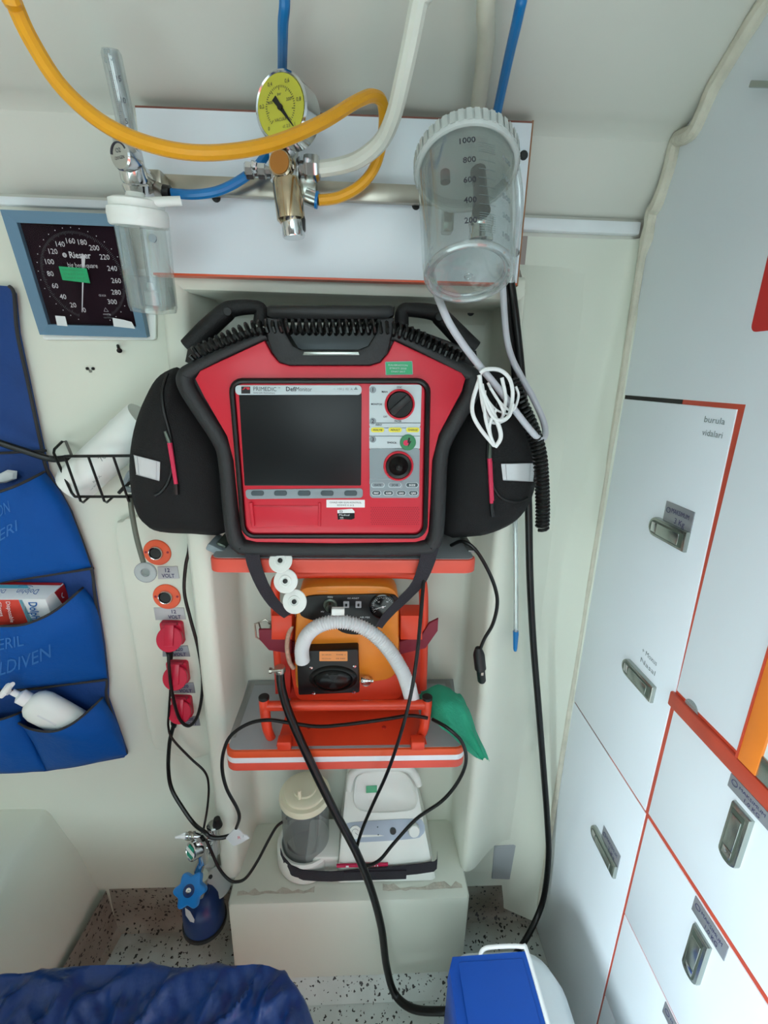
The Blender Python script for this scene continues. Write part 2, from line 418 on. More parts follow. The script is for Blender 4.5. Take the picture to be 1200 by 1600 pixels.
def poly_smooth(P, sub=4, closed=True):
    out = []; N_ = len(P)
    for i in range(N_ if closed else N_ - 1):
        if closed: a, b, c, d = P[i - 1], P[i], P[(i + 1) % N_], P[(i + 2) % N_]
        else: a, b, c, d = P[max(i - 1, 0)], P[i], P[i + 1], P[min(i + 2, N_ - 1)]
        for k in range(sub):
            t = k / sub; t2 = t * t; t3 = t2 * t
            out.append(tuple(0.5 * (2 * b[j] + (c[j] - a[j]) * t + (2 * a[j] - 5 * b[j] + 4 * c[j] - d[j]) * t2 + (3 * b[j] - a[j] - 3 * c[j] + d[j]) * t3) for j in range(len(b))))
    if not closed: out.append(tuple(P[-1]))
    return out
XA, YA, ZA = V((1, 0, 0)), V((0, 1, 0)), V((0, 0, 1))

# ================================================================== STRUCTURE
YW = 0.79
XC = 0.425
WX0 = -1.12
prof_wall = [(YW, 1.4695), (0.787, 1.478), (0.787, 1.497), (0.776, 1.502), (0.772, 1.512), (0.757, 1.522), (0.745, 1.545), (0.737, 1.565), (0.735, 1.575)]
prof_ceil = [(0.735, 1.575), (0.726, 1.583), (0.712, 1.587), (0.70, 1.592), (0.66, 1.617), (0.62, 1.645), (0.58, 1.677), (0.54, 1.705), (0.47, 1.742), (0.36, 1.782), (0.15, 1.815), (-0.3, 1.835), (-0.95, 1.84)]
def sweep(mb, prof, x0, x1, m, nx=2):
    g = [[V((x0 + (x1 - x0) * j / nx, y, z)) for j in range(nx + 1)] for y, z in prof]
    mb.grid(g, m)
mb = MB(); sweep(mb, prof_wall, WX0, XC + 0.02, 'ceiling_cream')
mb.quad([(WX0, YW, 0.03), (-0.286, YW, 0.03), (-0.286, YW, 1.47), (WX0, YW, 1.47)], 'cream')
# right piece turns forward beside the cabinet as a soft fold
rows = []
for z, xk in ((0.02, 0.36), (0.2, 0.365), (0.4, 0.37), (0.6, 0.375), (0.9, 0.384), (1.2, 0.398), (1.38, 0.412), (1.47, 0.416)):
    rows.append([V((x, y, z)) for x, y in ((0.25, YW), (xk - 0.03, YW), (xk - 0.008, YW - 0.001), (xk + 0.004, YW - 0.007), (XC + 0.004, 0.752))])
mb.grid(rows, 'cream')
struct(mb.build('wall_back', sharp=50))
mb = MB(); sweep(mb, prof_ceil, WX0, 1.0, 'ceiling_cream', 3); struct(mb.build('ceiling', sharp=60))
mb = MB(); mb.quad([(WX0, YW, 0), (WX0, -0.45, 0), (WX0, -0.45, 1.85), (WX0, YW, 1.85)], 'cream'); mb.quad([(WX0, -1.45, 0), (WX0, -1.6, 0), (WX0, -1.6, 1.85), (WX0, -1.45, 1.85)], 'cream')
mb.quad([(WX0, -1.45, 1.40), (WX0, -0.45, 1.40), (WX0, -0.45, 1.85), (WX0, -1.45, 1.85)], 'cream'); struct(mb.build('wall_left'))
# pale strip along the wall under the cove
mb = MB(); mb.bx(-0.99, -0.288, 0.780, 0.789, 1.481, 1.492, 'white_strip', 0.002); mb.bx(0.2, 0.418, 0.776, 0.789, 1.474, 1.491, 'white_strip', 0.002)
struct(mb.build('trim_1'))

# floor with a coved skirt
mb = MB()
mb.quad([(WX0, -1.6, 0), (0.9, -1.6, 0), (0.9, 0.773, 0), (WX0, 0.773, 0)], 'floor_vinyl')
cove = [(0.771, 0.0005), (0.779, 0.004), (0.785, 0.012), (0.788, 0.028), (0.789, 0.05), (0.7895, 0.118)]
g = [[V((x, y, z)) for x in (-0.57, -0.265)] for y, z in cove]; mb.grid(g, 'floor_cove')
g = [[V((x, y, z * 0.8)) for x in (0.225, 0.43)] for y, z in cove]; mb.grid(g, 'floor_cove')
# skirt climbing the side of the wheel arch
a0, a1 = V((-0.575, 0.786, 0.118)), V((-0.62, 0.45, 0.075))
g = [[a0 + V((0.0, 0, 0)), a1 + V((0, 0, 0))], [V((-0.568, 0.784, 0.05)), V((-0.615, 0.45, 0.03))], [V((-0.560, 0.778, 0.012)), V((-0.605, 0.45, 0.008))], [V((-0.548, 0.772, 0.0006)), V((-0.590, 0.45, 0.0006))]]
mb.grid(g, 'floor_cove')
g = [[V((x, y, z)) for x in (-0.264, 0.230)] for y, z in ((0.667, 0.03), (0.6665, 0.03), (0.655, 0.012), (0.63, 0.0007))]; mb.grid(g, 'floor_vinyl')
struct(mb.build('floor', org=(0, 0, 0)))

# wheel arch box, moulded into the left of the wall
mb = MB()
T = [(-0.663, YW, 0.355), (-0.656, 0.74, 0.355), (-0.643, 0.60, 0.357), (-0.63, 0.40, 0.357)]
Bm = [(-0.578, YW, 0.115), (-0.585, 0.74, 0.105), (-0.60, 0.60, 0.085), (-0.622, 0.40, 0.065)]
rowsA = []
for i in range(4):
    t, b = V(T[i]), V(Bm[i])
    rowsA.append([V((WX0, t.y, 0.36)), t + V((-0.06, 0, 0.003)), t + V((-0.012, 0, 0.002)), t + V((-0.003, 0, -0.002)), t + V((0.003, 0, -0.012)), t.lerp(b, 0.5), b + V((-0.002, 0, -0.06))])
mb.grid(rowsA, 'cream'); struct(mb.build('trim_2', sharp=60))

# niche: flanged recess with plinth
mb = MB()
sec = [(-0.290, YW), (-0.290, 0.735), (-0.287, 0.726), (-0.280, 0.721), (-0.262, 0.720), (-0.255, 0.722), (-0.250, 0.728), (-0.240, 0.825), (-0.236, 0.836), (-0.226, 0.84),
       (0.205, 0.84), (0.214, 0.836), (0.218, 0.825), (0.221, 0.728), (0.226, 0.722), (0.232, 0.720), (0.240, 0.7215), (0.252, 0.728), (0.270, 0.744), (0.290, 0.762), (0.310, 0.777), (0.330, 0.786), (0.352, 0.7902)]
g = [[V((x, y, z)) for x, y in sec] for z in (0.24, 0.6, 1.0, 1.30, 1.384)]
g[-1] = [V((x, y if x < 0.236 else y + (YW + 0.0004 - y) * 0.55, 1.384)) for x, y in sec]
g.append([V((x, y if x < 0.236 else YW + 0.0004, 1.43 if x >= 0.236 else 1.384)) for x, y in sec])
mb.grid(g, 'cream')
tp = [(0.84, 1.345), (0.836, 1.362), (0.825, 1.370), (0.73, 1.366), (0.722, 1.369), (0.720, 1.376), (0.720, 1.392), (0.726, 1.40), (YW, 1.41)]
mb.grid([[V((-0.287, y, z)), V((0.231, y, z))] for y, z in tp], 'cream')
niche = struct(mb.build('wall_niche', org=(0, 0.72, 0.24), sharp=50))
mb = MB(); mb.bx(-0.262, 0.229, 0.664, 0.845, 0.0, 0.246, 'cream', 0.014)
mb.build('plinth', niche)
mb = MB()
random.seed(3)
for x0, x1 in ((-0.245, -0.09), (0.05, 0.215)):
    n = 14; top = []; bot = []
    for i in range(n + 1):
        x = x0 + (x1 - x0) * i / n
        bot.append(V((x, 0.680 + 0.004 * random.random(), 0.2470))); top.append(V((x, 0.686 + 0.012 * random.random() ** 2, 0.2470)))
    mb.grid([bot, top], 'residue')
mb.build('residue_line', niche)
for px, py in ((340, 481), (735, 488)):
    mb = MB(); c = U(px, py, 0.838); mb.cyl(c, c + V((0, -0.004, 0)), 0.0062, 'black', 14, 0.001); mb.build('screw', niche)

# sealant bead between cabinet and wall / cove
pq = [UX(a, b_, XC - 0.003) for a, b_ in ((1212, -15), (1196, 8), (1182, 30), (1164, 58), (1140, 98), (1120, 132), (1104, 168), (1090, 198), (1078, 208), (1064, 214), (1057, 226), (1050, 258), (1040, 290), (1030, 318), (1022, 330), (1018, 350), (1014, 372), (1006, 400))]
pp = [(p_.y + 0.004, p_.z) for p_ in pq] + [(0.766, 1.41), (0.764, 1.25), (0.762, 0.9), (0.760, 0.6), (0.755, 0.3), (0.75, 0.08)]
pp_old = [(0.560, 1.70), (0.585, 1.682), (0.612, 1.655), (0.64, 1.634), (0.667, 1.612), (0.69, 1.583), (0.705, 1.578), (0.729, 1.566), (0.737, 1.54), (0.748, 1.512), (0.757, 1.495), (0.76, 1.46), (0.766, 1.41), (0.764, 1.25), (0.762, 0.9), (0.760, 0.6), (0.755, 0.3), (0.75, 0.08)]
random.seed(11)
mb = MB(); mb.tube([V((XC - 0.003, y, z)) for y, z in pp], [0.0085 + 0.0022 * random.random() if z > 1.45 else 0.0055 + 0.001 * random.random() for y, z in pp], 'sealant', 10)
struct(mb.build('trim_3'))
# square cover plate low on the wall
mb = MB(); mb.slab([V((0.313, 0.7875, 0.221)), V((0.372, 0.7865, 0.225)), V((0.378, 0.7865, 0.115)), V((0.316, 0.7875, 0.119))], (0, 0.004, 0), 'stain_plate', 0.001)
tag(mb.build('cover_plate'), 'small grey cover plate low on the back wall above the floor skirt', 'plate')

# ------------------------------------------------------------------ cabinet on the right
cab = thing('locker_cabinet', 'tall white laminate locker cabinet with red edging along the right side', 'cabinet', (XC, -0.1, 0))
mb = MB(); mb.bx(XC + 0.0016, XC + 0.45, -1.0, 0.62, 0.0, 1.835, 'red_edge'); mb.bx(XC + 0.0016, XC + 0.45, 0.62, 0.7675, 0.0, 1.835, 'edge_brown'); mb.build('carcass', cab)
mb = MB(); mb.bx(XC + 0.0008, XC + 0.0065, 0.615, 0.767, 1.2315, 1.2375, 'dark_gap'); mb.build('edge_band', cab)
def panel(name, yz, dx=0.0, m='door_laminate', bev=0.0012):
    b = MB(); b.slab([V((XC + dx, y, z)) for y, z in yz], (0.006 - dx, 0, 0), m, bev); return b.build(name, cab)
panel('upper_panel', [(0.768, 1.834), (-1.0, 1.834), (-1.0, 0.862), (0.5085, 0.862), (0.5085, 1.2375), (0.768, 1.2375)])
dA = panel('tall_door', [(0.7655, 1.2315), (0.519, 1.2315), (0.5105, 0.86), (0.5135, 0.835), (0.5135, 0.647), (0.7655, 0.647)])
dB = panel('lower_door', [(0.7655, 0.6435), (0.5115, 0.6435), (0.5095, 0.004), (0.7655, 0.004)])
dC = panel('drawer', [(0.5055, 0.834), (0.05, 0.834), (0.05, 0.650), (0.5065, 0.650)])
dD = panel('drawer', [(0.5055, 0.6415), (0.05, 0.6415), (0.05, 0.4445), (0.5055, 0.4445)])
dE = panel('drawer', [(0.5055, 0.4415), (0.05, 0.4415), (0.05, 0.247), (0.5055, 0.247)])
dF = panel('drawer', [(0.5055, 0.2445), (0.05, 0.2445), (0.05, 0.004), (0.5055, 0.004)])
mb = MB(); mb.bx(XC - 0.004, XC + 0.006, -1.0, 0.5145, 0.836, 0.8575, 'red_edge', 0.002); mb.build('edge_strip', cab)
def latch(par, y0, y1, z0, z1, horiz):
    b = MB(); x = XC - 0.0065
    def PL(y0, y1, z0, z1, r):
        # one rounded end (far end / lower end), other end square
        out = []
        if horiz:
            zc = (z0 + z1) / 2; h = (z1 - z0) / 2
            out = [V((x, y0, z0)), V((x, y0, z1))] + [V((x, y1 - h + h * math.sin(a), zc + h * math.cos(a))) for a in [PI * k / 10 for k in range(11)]]
        else:
            yc = (y0 + y1) / 2; h = (y1 - y0) / 2
            out = [V((x, y1, z1)), V((x, y0, z1))] + [V((x, yc - h * math.cos(a), z0 + h * .7 - h * .7 * math.sin(a))) for a in [PI * k / 10 for k in range(11)]]
        return out
    p = PL(y0, y1, z0, z1, 0)
    b.slab(p, (0.0066, 0, 0), 'latch', 0.0025)
    e = 0.0042
    x = XC - 0.0069
    b.slab(PL(y0 + e, y1 - e, z0 + e, z1 - e, 0), (0.001, 0, 0), 'latch_dark', 0.0)
    x = XC - 0.0088
    if horiz: b.bx(XC - 0.0088, XC - 0.0065, y0 + 0.010, y1 - 0.022, z0 + 0.006, z1 - 0.006, 'latch', 0.0012); b.bx(XC - 0.0078, XC - 0.0065, y1 - 0.02, y1 - 0.009, z0 + 0.007, z1 - 0.007, 'chrome', 0.0008)
    else: b.bx(XC - 0.0088, XC - 0.0065, y0 + 0.006, y1 - 0.006, z0 + 0.022, z1 - 0.010, 'latch', 0.0012); b.bx(XC - 0.0078, XC - 0.0065, y0 + 0.007, y1 - 0.007, z0 + 0.009, z0 + 0.02, 'chrome', 0.0008)
    return b.build('latch', par)
latch(dA, 0.546, 0.625, 1.046, 1.074, True)
latch(dA, 0.545, 0.624, 0.812, 0.839, True)
latch(dB, 0.540, 0.621, 0.470, 0.496, True)
latch(dC, 0.362, 0.388, 0.734, 0.809, False)
latch(dD, 0.363, 0.390, 0.535, 0.609, False)
def weight_plate(par, y0, y1, z0, z1, lines):
    b = MB(); b.bx(XC - 0.0012, XC + 0.0002, y0, y1, z0, z1, 'plate', 0.0003)
    n = V((XC - 0.0016, 0, 0)); h = (z1 - z0)
    b.text(lines[0], (n.x, (y0 + y1) / 2 - 0.004, z0 + h * 0.56), -YA, ZA, h * 0.22, 'ink_blue', wmax=(y1 - y0) * 0.62)
    b.text(lines[1], (n.x, (y0 + y1) / 2 - 0.006, z0 + h * 0.14), -YA, ZA, h * 0.26, 'ink_blue', wmax=(y1 - y0) * 0.36)
    c = V((n.x, y1 - 0.008, z0 + h * 0.62)); b.tube([c + V((0, 0.004 * math.cos(a), 0.0035 * math.sin(a))) for a in [2 * PI * k / 12 for k in range(12)]], 0.0004, 'ink_blue', 4, False, closed=True)
    return b.build('weight_plate', par)
weight_plate(dA, 0.546, 0.603, 1.072, 1.101, ('MAKSIMUM', '3 Kg'))
weight_plate(dB, 0.540, 0.594, 0.490, 0.520, ('MAKSIMUM', '3 Kg'))
weight_plate(dC, 0.346, 0.402, 0.8155, 0.8335, ('MAKSIMUM', '1,0 KG'))
weight_plate(dD, 0.346, 0.401, 0.617, 0.6405, ('MAKSIMUM', '1,0 KG'))
weight_plate(dE, 0.343, 0.399, 0.420, 0.441, ('MAKSIMUM', '1,0 KG'))
# pencil notes on the tall door
for yc, zc, s1, s2, wd in ((0.548, 1.213, 'burula', 'vidalari', 0.034), (0.572, 0.868, '+ Moxus', 'Nasal', 0.036)):
    b = MB(); b.text(s1, (XC - 0.0006, yc, zc), -YA, ZA, 0.0075, 'ink_faint', wmax=wd); b.text(s2, (XC - 0.0006, yc - 0.001, zc - 0.016), -YA, ZA, 0.0075, 'ink_faint', wmax=wd * 1.0)
    b.build('pencil_note', dA)
b = MB(); b.slab([V((XC - 0.0007, 0.478 + 0.012 * math.cos(PI * k / 10), 0.8585 + 0.011 * math.sin(PI * k / 10))) for k in range(11)], (0.0006, 0, 0), 'sticker_clear'); b.build('clear_sticker', cab)
# grey pull on the upper panel and red cross emblem
b = MB(); b.slab([UX(1168, 137, XC - 0.01), UX(1172, 125, XC - 0.01), UX(1235, 127, XC - 0.01), UX(1235, 138, XC - 0.01)], (0.012, 0, 0), 'latch', 0.002); b.build('pull_bar', cab)
b = MB(); cy, cz, aw, al = 0.455, 1.372, 0.036, 0.070
pts = []
b.slab([V((XC - 0.0006, cy + p[0], cz + p[1])) for p in rrect(-al, -0.058, al, 0.058, 0.008)], (0.0006, 0, 0), 'red_cross'); b.build('red_emblem', cab)
# orange framed window compartment
b = MB(); b.bx(XC - 0.005, XC + 0.001, 0.3725, 0.3965, 0.8595, 1.30, 'orange_frame', 0.001); b.bx(XC - 0.005, XC + 0.001, -0.05, 0.373, 1.276, 1.30, 'orange_frame', 0.001)
b.bx(XC - 0.0055, XC + 0.001, 0.3965, 0.399, 0.8595, 1.30, 'red_edge'); fr = b.build('window_frame', cab)
b = MB(); b.bx(XC - 0.002, XC - 0.0005, -0.05, 0.373, 0.885, 1.277, 'window_light'); b.build('pane', fr)
b = MB(); b.bx(XC - 0.004, XC - 0.0005, -0.05, 0.392, 0.8595, 0.886, 'latch', 0.001); b.build('sill', fr)
# ================================================================== UPPER PANEL AND GAS FITTINGS
pan = thing('mounting_panel', 'white laminate mounting panel with red edge banding under the cove', 'panel', (-0.03, 0.70, 1.385))
mb = MB(); mb.slab([V((-0.285, 0.700, 1.5695)), V((0.213, 0.700, 1.574)), V((0.213, 0.700, 1.387)), V((-0.285, 0.700, 1.385))], (0, 0.016, 0), 'laminate', 0.001); mb.build('board', pan)
mb = MB(); mb.slab([V((-0.285, 0.7005, 1.3852)), V((0.213, 0.7005, 1.3872)), V((0.213, 0.7005, 1.3845)), V((-0.285, 0.7005, 1.3825))], (0, 0.016, 0), 'orange_edge')
mb.slab([V((-0.285, 0.7005, 1.5715)), V((0.213, 0.7005, 1.576)), V((0.213, 0.7005, 1.5738)), V((-0.285, 0.7005, 1.5693))], (0, 0.016, 0), 'edge_brown')
mb.slab([V((0.213, 0.7004, 1.577)), V((0.2148, 0.7004, 1.577)), V((0.2148, 0.7004, 1.3835)), V((0.213, 0.7004, 1.3835))], (0, 0.016, 0), 'brown'); mb.build('edge_band', pan)
for px, py in ((818, 243), (805, 395), (650, 321), (338, 309)):
    b = MB(); c = U(px, py, 0.700); b.lathe([(0.0056, 0), (0.0056, 0.0015), (0.004, 0.0032), (0.0, 0.0034)], c, -YA, 'black', 14); b.build('screw', pan)
b = MB(); c = U(789, 222, 0.700); b.box(c + V((0, -0.003, 0)), (0.012, 0.006, 0.016), 'brown', 0.001); b.build('block', pan)
ra = MB(); ra.bx(-0.268, 0.09, 0.686, 0.6955, 1.4745, 1.4955, 'steel', 0.001); ra.bx(-0.262, -0.252, 0.694, 0.701, 1.478, 1.492, 'steel'); ra.bx(0.07, 0.08, 0.694, 0.701, 1.478, 1.492, 'steel')
tag(ra.build('equipment_rail'), 'flat stainless steel rail running across the white panel', 'rail')

# ---- oxygen flowmeter with humidifier bottle
fm = thing('oxygen_flowmeter', 'clear flowmeter tube and humidifier bottle hanging at the left end of the steel rail', 'flowmeter', tuple(U(243, 495, 0.60)))
YF = 0.60
tb0, tb1 = U(207, 240, 0.625), U(172, 76, 0.595)
ax = (tb1 - tb0).normalized(); L = (tb1 - tb0).length
b = MB(); r = 0.0098; b.lathe([(r, 0), (r, L - 0.004), (r - 0.002, L), (r - 0.003, L), (r - 0.003, 0.0)], tb0, ax, 'tube_clear', 20); ft = b.build('flow_tube', fm)
b = MB(); b.lathe([(0.0032, 0), (0.0050, L * 0.97)], tb0 + V((0.001, 0, 0)), ax, 'tube_clear', 10); b.build('inner_tube', ft)
b = MB(); ux = V((1, 0, 0)) - ax * ax.x; ux.normalize(); o = tb0 + V((0.0, -0.0102, 0)) - ux * 0.0018
for i in range(30):
    t = 0.18 + 0.56 * i / 29; wdt = 0.004 if i % 5 == 0 else 0.0022
    p = o + ax * (L * t); b.quad([p, p + ux * wdt, p + ux * wdt + ax * 0.0005, p + ax * 0.0005], 'ink')
b.quad([o + ax * L * 0.18, o + ax * L * 0.18 + ux * 0.0004, o + ax * L * 0.75 + ux * 0.0004, o + ax * L * 0.75], 'ink')
for t, s_ in ((0.26, '5'), (0.46, '10'), (0.66, '15')): b.text(s_, o + ax * (L * t) + ux * 0.0055, ux, ax, 0.0045, 'ink', 'L')
b.text('LPM', o + ax * (L * 0.82) + ux * 0.002, ux, ax, 0.0042, 'ink_faint', wmax=0.009); b.text('O2', o + ax * (L * 0.89) + ux * 0.002, ux, ax, 0.0045, 'ink_faint', wmax=0.007); b.build('scale_print', ft)
b = MB(); vb = U(206, 262, 0.63)
b.lathe([(0.011, 0.030), (0.0125, 0.026), (0.0135, 0.02), (0.0145, -0.015), (0.013, -0.018), (0.015, -0.020), (0.013, -0.028), (0.0075, -0.030), (0.0075, -0.048)], U(205, 256, 0.625), ax, 'chrome', 22)
b.cyl(U(208, 262, 0.63), U(236, 283, 0.668), 0.009, 'chrome', 16); b.build('valve_body', fm)
b = MB(); kc = U(187, 242, 0.597); kn = V((-0.42, -0.86, -0.12)).normalized(); b.lathe([(0.0085, -0.022), (0.0138, -0.010), (0.0142, -0.001), (0.0128, 0.0008), (0.0, 0.001)], kc, kn, 'chrome', 24)
ku = V((1, -0.45, 0)).normalized(); kv = kn.cross(ku) * -1; kv = kv if kv.z > 0 else -kv
b.text('O2', kc + kn * 0.0014 + kv * 0.002, ku, kv, 0.004, 'ink'); b.text('OXYGEN', kc + kn * 0.0014 - kv * 0.004, ku, kv, 0.0028, 'ink', wmax=0.014)
b.tube([kc + kn * 0.0012 + ku * 0.011 * math.cos(a) + kv * 0.011 * math.sin(a) for a in [0.4 + 2.6 * k / 12 for k in range(13)]], 0.0008, 'ink', 5, False); b.build('knob', fm)
b = MB(); c = U(243, 287, 0.678); b.box(c + V((0, 0, 0)), (0.026, 0.03, 0.022), 'steel', 0.003); b.box(U(226, 290, 0.655), (0.016, 0.02, 0.024), 'chrome', 0.003); b.cyl(U(246, 293, 0.665), U(258, 300, 0.66), 0.0065, 'steel', 14); b.build('rail_clamp', fm)
b = MB(); tc, bc = U(220, 338, 0.605), U(241, 490, 0.622)
bax = (bc - tc).normalized(); BL = (bc - tc).length; br = 0.0290
b.lathe([(0.009, -0.017), (0.011, -0.012), (0.024, -0.011), (0.0285, -0.009), (0.0285, -0.002), (0.031, -0.001), (0.032, 0.004), (0.0315, 0.014), (0.030, 0.016), (0.0, 0.016)], U(215, 329, 0.603), bax, 'plastic_white', 32)
b.cyl(U(228, 316, 0.59), U(283, 314, 0.60), 0.0048, 'plastic_white', 14); b.build('bottle_cap', fm)
b = MB(); b.lathe([(br - 0.003, 0.0), (br, 0.004), (br * 0.96, BL * 0.55), (br * 0.94, BL - 0.008), (br * 0.88, BL - 0.002), (br * 0.5, BL), (0, BL)], tc, bax, 'bottle_clear', 32); b.lathe([(br - 0.005, 0.0), (br * 0.96 - 0.003, BL * 0.55), (br * 0.94 - 0.003, BL - 0.010), (br * 0.8, BL - 0.006), (0, BL - 0.006)], tc, bax, 'bottle_clear', 32); bo = b.build('bottle', fm)
b = MB(); b.lathe([(0, BL * 0.60), (br * 0.90, BL * 0.60), (br * 0.88, BL - 0.010), (br * 0.5, BL - 0.004), (0, BL - 0.004)], tc, bax, 'water', 28); b.build('water', bo)
b = MB(); b.tube([tc + bax * 0.0, tc + bax * (BL - 0.03)], 0.003, 'tube_clear', 10, False); b.lathe([(0.003, -0.016), (0.0045, -0.012), (0.0035, -0.008), (0.008, -0.006), (0.0085, 0.008), (0, 0.009)], tc + bax * (BL - 0.018), bax, 'plastic_white', 14); b.build('diffuser', bo)
b = MB(); c = U(238, 372, 0.577); b.cyl(c, c + V((0, 0.002, 0)), 0.0042, 'grey_panel', 14); b.build('float_dot', bo)

# ---- vacuum regulator with yellow dial
vr = thing('suction_regulator', 'chrome suction regulator with yellow dial gauge in the middle of the rail', 'regulator', tuple(U(455, 362, 0.645)))
gc = U(439, 168, 0.606); gn = V((-0.40, -0.90, -0.10)).normalized()
b = MB(); b.lathe([(0.008, -0.040), (0.026, -0.036), (0.0315, -0.030), (0.0320, -0.004), (0.0325, 0.0), (0.0305, 0.002), (0.029, 0.0005), (0.0, 0.0005)], gc, gn, 'chrome', 36)
gu = V((1, -0.44, 0)); gu = (gu - gn * gu.dot(gn)).normalized(); gv = gu.cross(gn); gv = gv if gv.z > 0 else -gv
gcase = b.build('gauge_case', vr)
b = MB(); k = 28; b.add([gc + gn * 0.0009 + gu * 0.0290 * math.cos(2 * PI * i / k) + gv * 0.0290 * math.sin(2 * PI * i / k) for i in range(k)], [tuple(range(k))], 'dial_yellow')
q = gc + gn * 0.0014
for i in range(41):
    a = math.radians(225 - 270 * i / 40); r0 = 0.0165 if i % 5 else 0.0145; d = gu * math.cos(a) + gv * math.sin(a); s_ = gu * -math.sin(a) + gv * math.cos(a)
    b.quad([q + d * r0 - s_ * 0.0003, q + d * 0.0185 - s_ * 0.0003, q + d * 0.0185 + s_ * 0.0003, q + d * r0 + s_ * 0.0003], 'ink')
for s_, a in (('0', 225), ('0,2', 171), ('0,4', 117), ('0,6', 63), ('0,8', 9), ('1', -45)):
    d = gu * math.cos(math.radians(a)) + gv * math.sin(math.radians(a)); b.text(s_, q + d * 0.0235 - gv * 0.0018, gu, gv, 0.0034, 'ink')
for s_, x, y in (('bar', 0, 0.010), ('200', 0.011, 0.004), ('600', -0.012, 0.004), ('VACUUM', 0.0, -0.012), ('cl. 2.5', 0.006, -0.0185)): b.text(s_, q + gu * x + gv * y, gu, gv, 0.0028, 'ink')
b.build('dial', gcase)
b = MB(); q = gc + gn * 0.002; d = (gu * 0.62 - gv * 0.78).normalized(); s_ = gn.cross(d).normalized()
b.quad([q - d * 0.011 - s_ * 0.003, q + d * 0.024 - s_ * 0.0005, q + d * 0.024 + s_ * 0.0005, q - d * 0.011 + s_ * 0.003], 'black'); b.cyl(q - gn * 0.001, q + gn * 0.001, 0.003, 'black', 12)
b.build('needle', gcase)
b = MB(); Yv = 0.648
b.cyl(U(452, 205, 0.64), U(450, 250, Yv), 0.0075, 'chrome', 16); b.lathe([(0.012, -0.024), (0.0185, -0.018), (0.019, 0.014), (0.0165, 0.02), (0.010, 0.022)], U(446, 258, Yv), ZA * 1, 'chrome', 24)
b.lathe([(0.0165, 0.0), (0.0172, 0.004), (0.0168, 0.042), (0.0145, 0.044), (0.013, 0.046)], U(448, 281, 0.642), -ZA + V((0.09, 0, 0)), 'chrome_brown_refl', 28)
b.lathe([(0.0128, 0.0), (0.0136, 0.003), (0.0136, 0.026), (0.0125, 0.028), (0.0, 0.028)], U(455, 331, 0.642), -ZA + V((0.09, 0, 0)), 'chrome', 24)
b.cyl(U(446, 262, Yv), U(448, 285, 0.69), 0.012, 'chrome', 14)
b.build('valve_body', vr)
b = MB(); c = U(437, 254, 0.626); b.lathe([(0.012, -0.018), (0.0140, -0.010), (0.0145, -0.001), (0.013, 0.001), (0, 0.001)], c, V((-0.25, -0.95, 0.0)), 'chrome_brown_refl', 24)
b.lathe([(0.0118, 0.0), (0.0, 0.0003)], c + V((-0.0004, -0.0016, 0)), V((-0.25, -0.95, 0.0)), 'brown_dial', 24); b.build('selector_knob', vr)
b = MB(); b.lathe([(0.005, 0), (0.006, 0.006), (0.0085, 0.007), (0.0085, 0.015), (0.006, 0.016), (0.006, 0.020), (0.009, 0.021), (0.0095, 0.029), (0.007, 0.031)], U(424, 268, Yv), -XA, 'chrome', 8)
b.tube([U(400, 268, Yv), U(396, 262, Yv - 0.01), U(397, 252, Yv - 0.014)], 0.0035, 'chrome', 8); b.build('left_fitting', vr)
b = MB(); b.lathe([(0.008, 0), (0.008, 0.006), (0.014, 0.008), (0.015, 0.011), (0.015, 0.022), (0.013, 0.025), (0.009, 0.026)], U(466, 262, Yv), XA, 'chrome', 8); b.build('hex_nut', vr)
b = MB(); b.box(U(480, 296, 0.655), (0.024, 0.018, 0.02), 'latch', 0.003); b.cyl(U(478, 306, 0.65), U(494, 312, 0.65), 0.009, 'latch', 14); b.cyl(U(493, 312, 0.65), U(497, 313, 0.65), 0.0095, 'blue_hose', 14); b.build('hose_fitting', vr)
b = MB(); b.box(U(470, 350, 0.642), (0.011, 0.012, 0.018), 'black', 0.003); b.build('lock_tab', vr)

# ---- suction jar
sj = thing('suction_jar', 'large clear graduated suction jar with grey screw lid on the right of the panel', 'jar', tuple(U(732, 455, 0.52)))
lc, bc = U(728, 266, 0.568), U(732, 434, 0.512)
jax = (bc - lc).normalized(); JL = (bc - lc).length
rl = 80 * mpp(728, 262, 0.568)
b = MB()
b.lathe([(0.0, -0.017), (rl - 0.006, -0.017), (rl - 0.001, -0.013), (rl, 0.0), (rl - 0.002, 0.003), (rl - 0.005, 0.003), (rl - 0.006, -0.011), (0.0, -0.011)], lc, jax, 'lid_grey', 48)
ju, jv = frame_of(jax)
for i in range(44):
    a = 2 * PI * i / 44; d = ju * math.cos(a) + jv * math.sin(a); p = lc + d * rl; t = jax.cross(d)
    b.hexa([p - t * .002 - jax * .012, p + t * .002 - jax * .012, p + t * .002 + jax * .001, p - t * .002 + jax * .001, p - t * .002 - jax * .012 + d * .0007, p + t * .003 - jax * .012 + d * .0007, p + t * .003 + jax * .001 + d * .0007, p - t * .003 + jax * .001 + d * .0007], 'lid_grey')
lid = b.build('lid', sj)
b = MB(); rb = 69 * mpp(732, 430, 0.520); rt = rl * 0.925
b.lathe([(rt, 0.0), (rt * 0.995, 0.02), (rb + 0.001, JL * 0.86), (rb, JL * 0.93), (rb - 0.003, JL * 0.97), (rb - 0.010, JL * 0.985), (0.0, JL * 0.985)], lc, jax, 'jar_clear', 48); b.lathe([(rt - 0.003, 0.0), (rb - 0.002, JL * 0.86), (rb - 0.004, JL * 0.92)], lc, jax, 'jar_clear', 48)
jar = b.build('jar_body', sj)
b = MB(); ring = [bc + (ju * math.cos(2 * PI * i / 40) + jv * math.sin(2 * PI * i / 40)) * (rb - 0.004) - jax * 0.004 for i in range(40)]
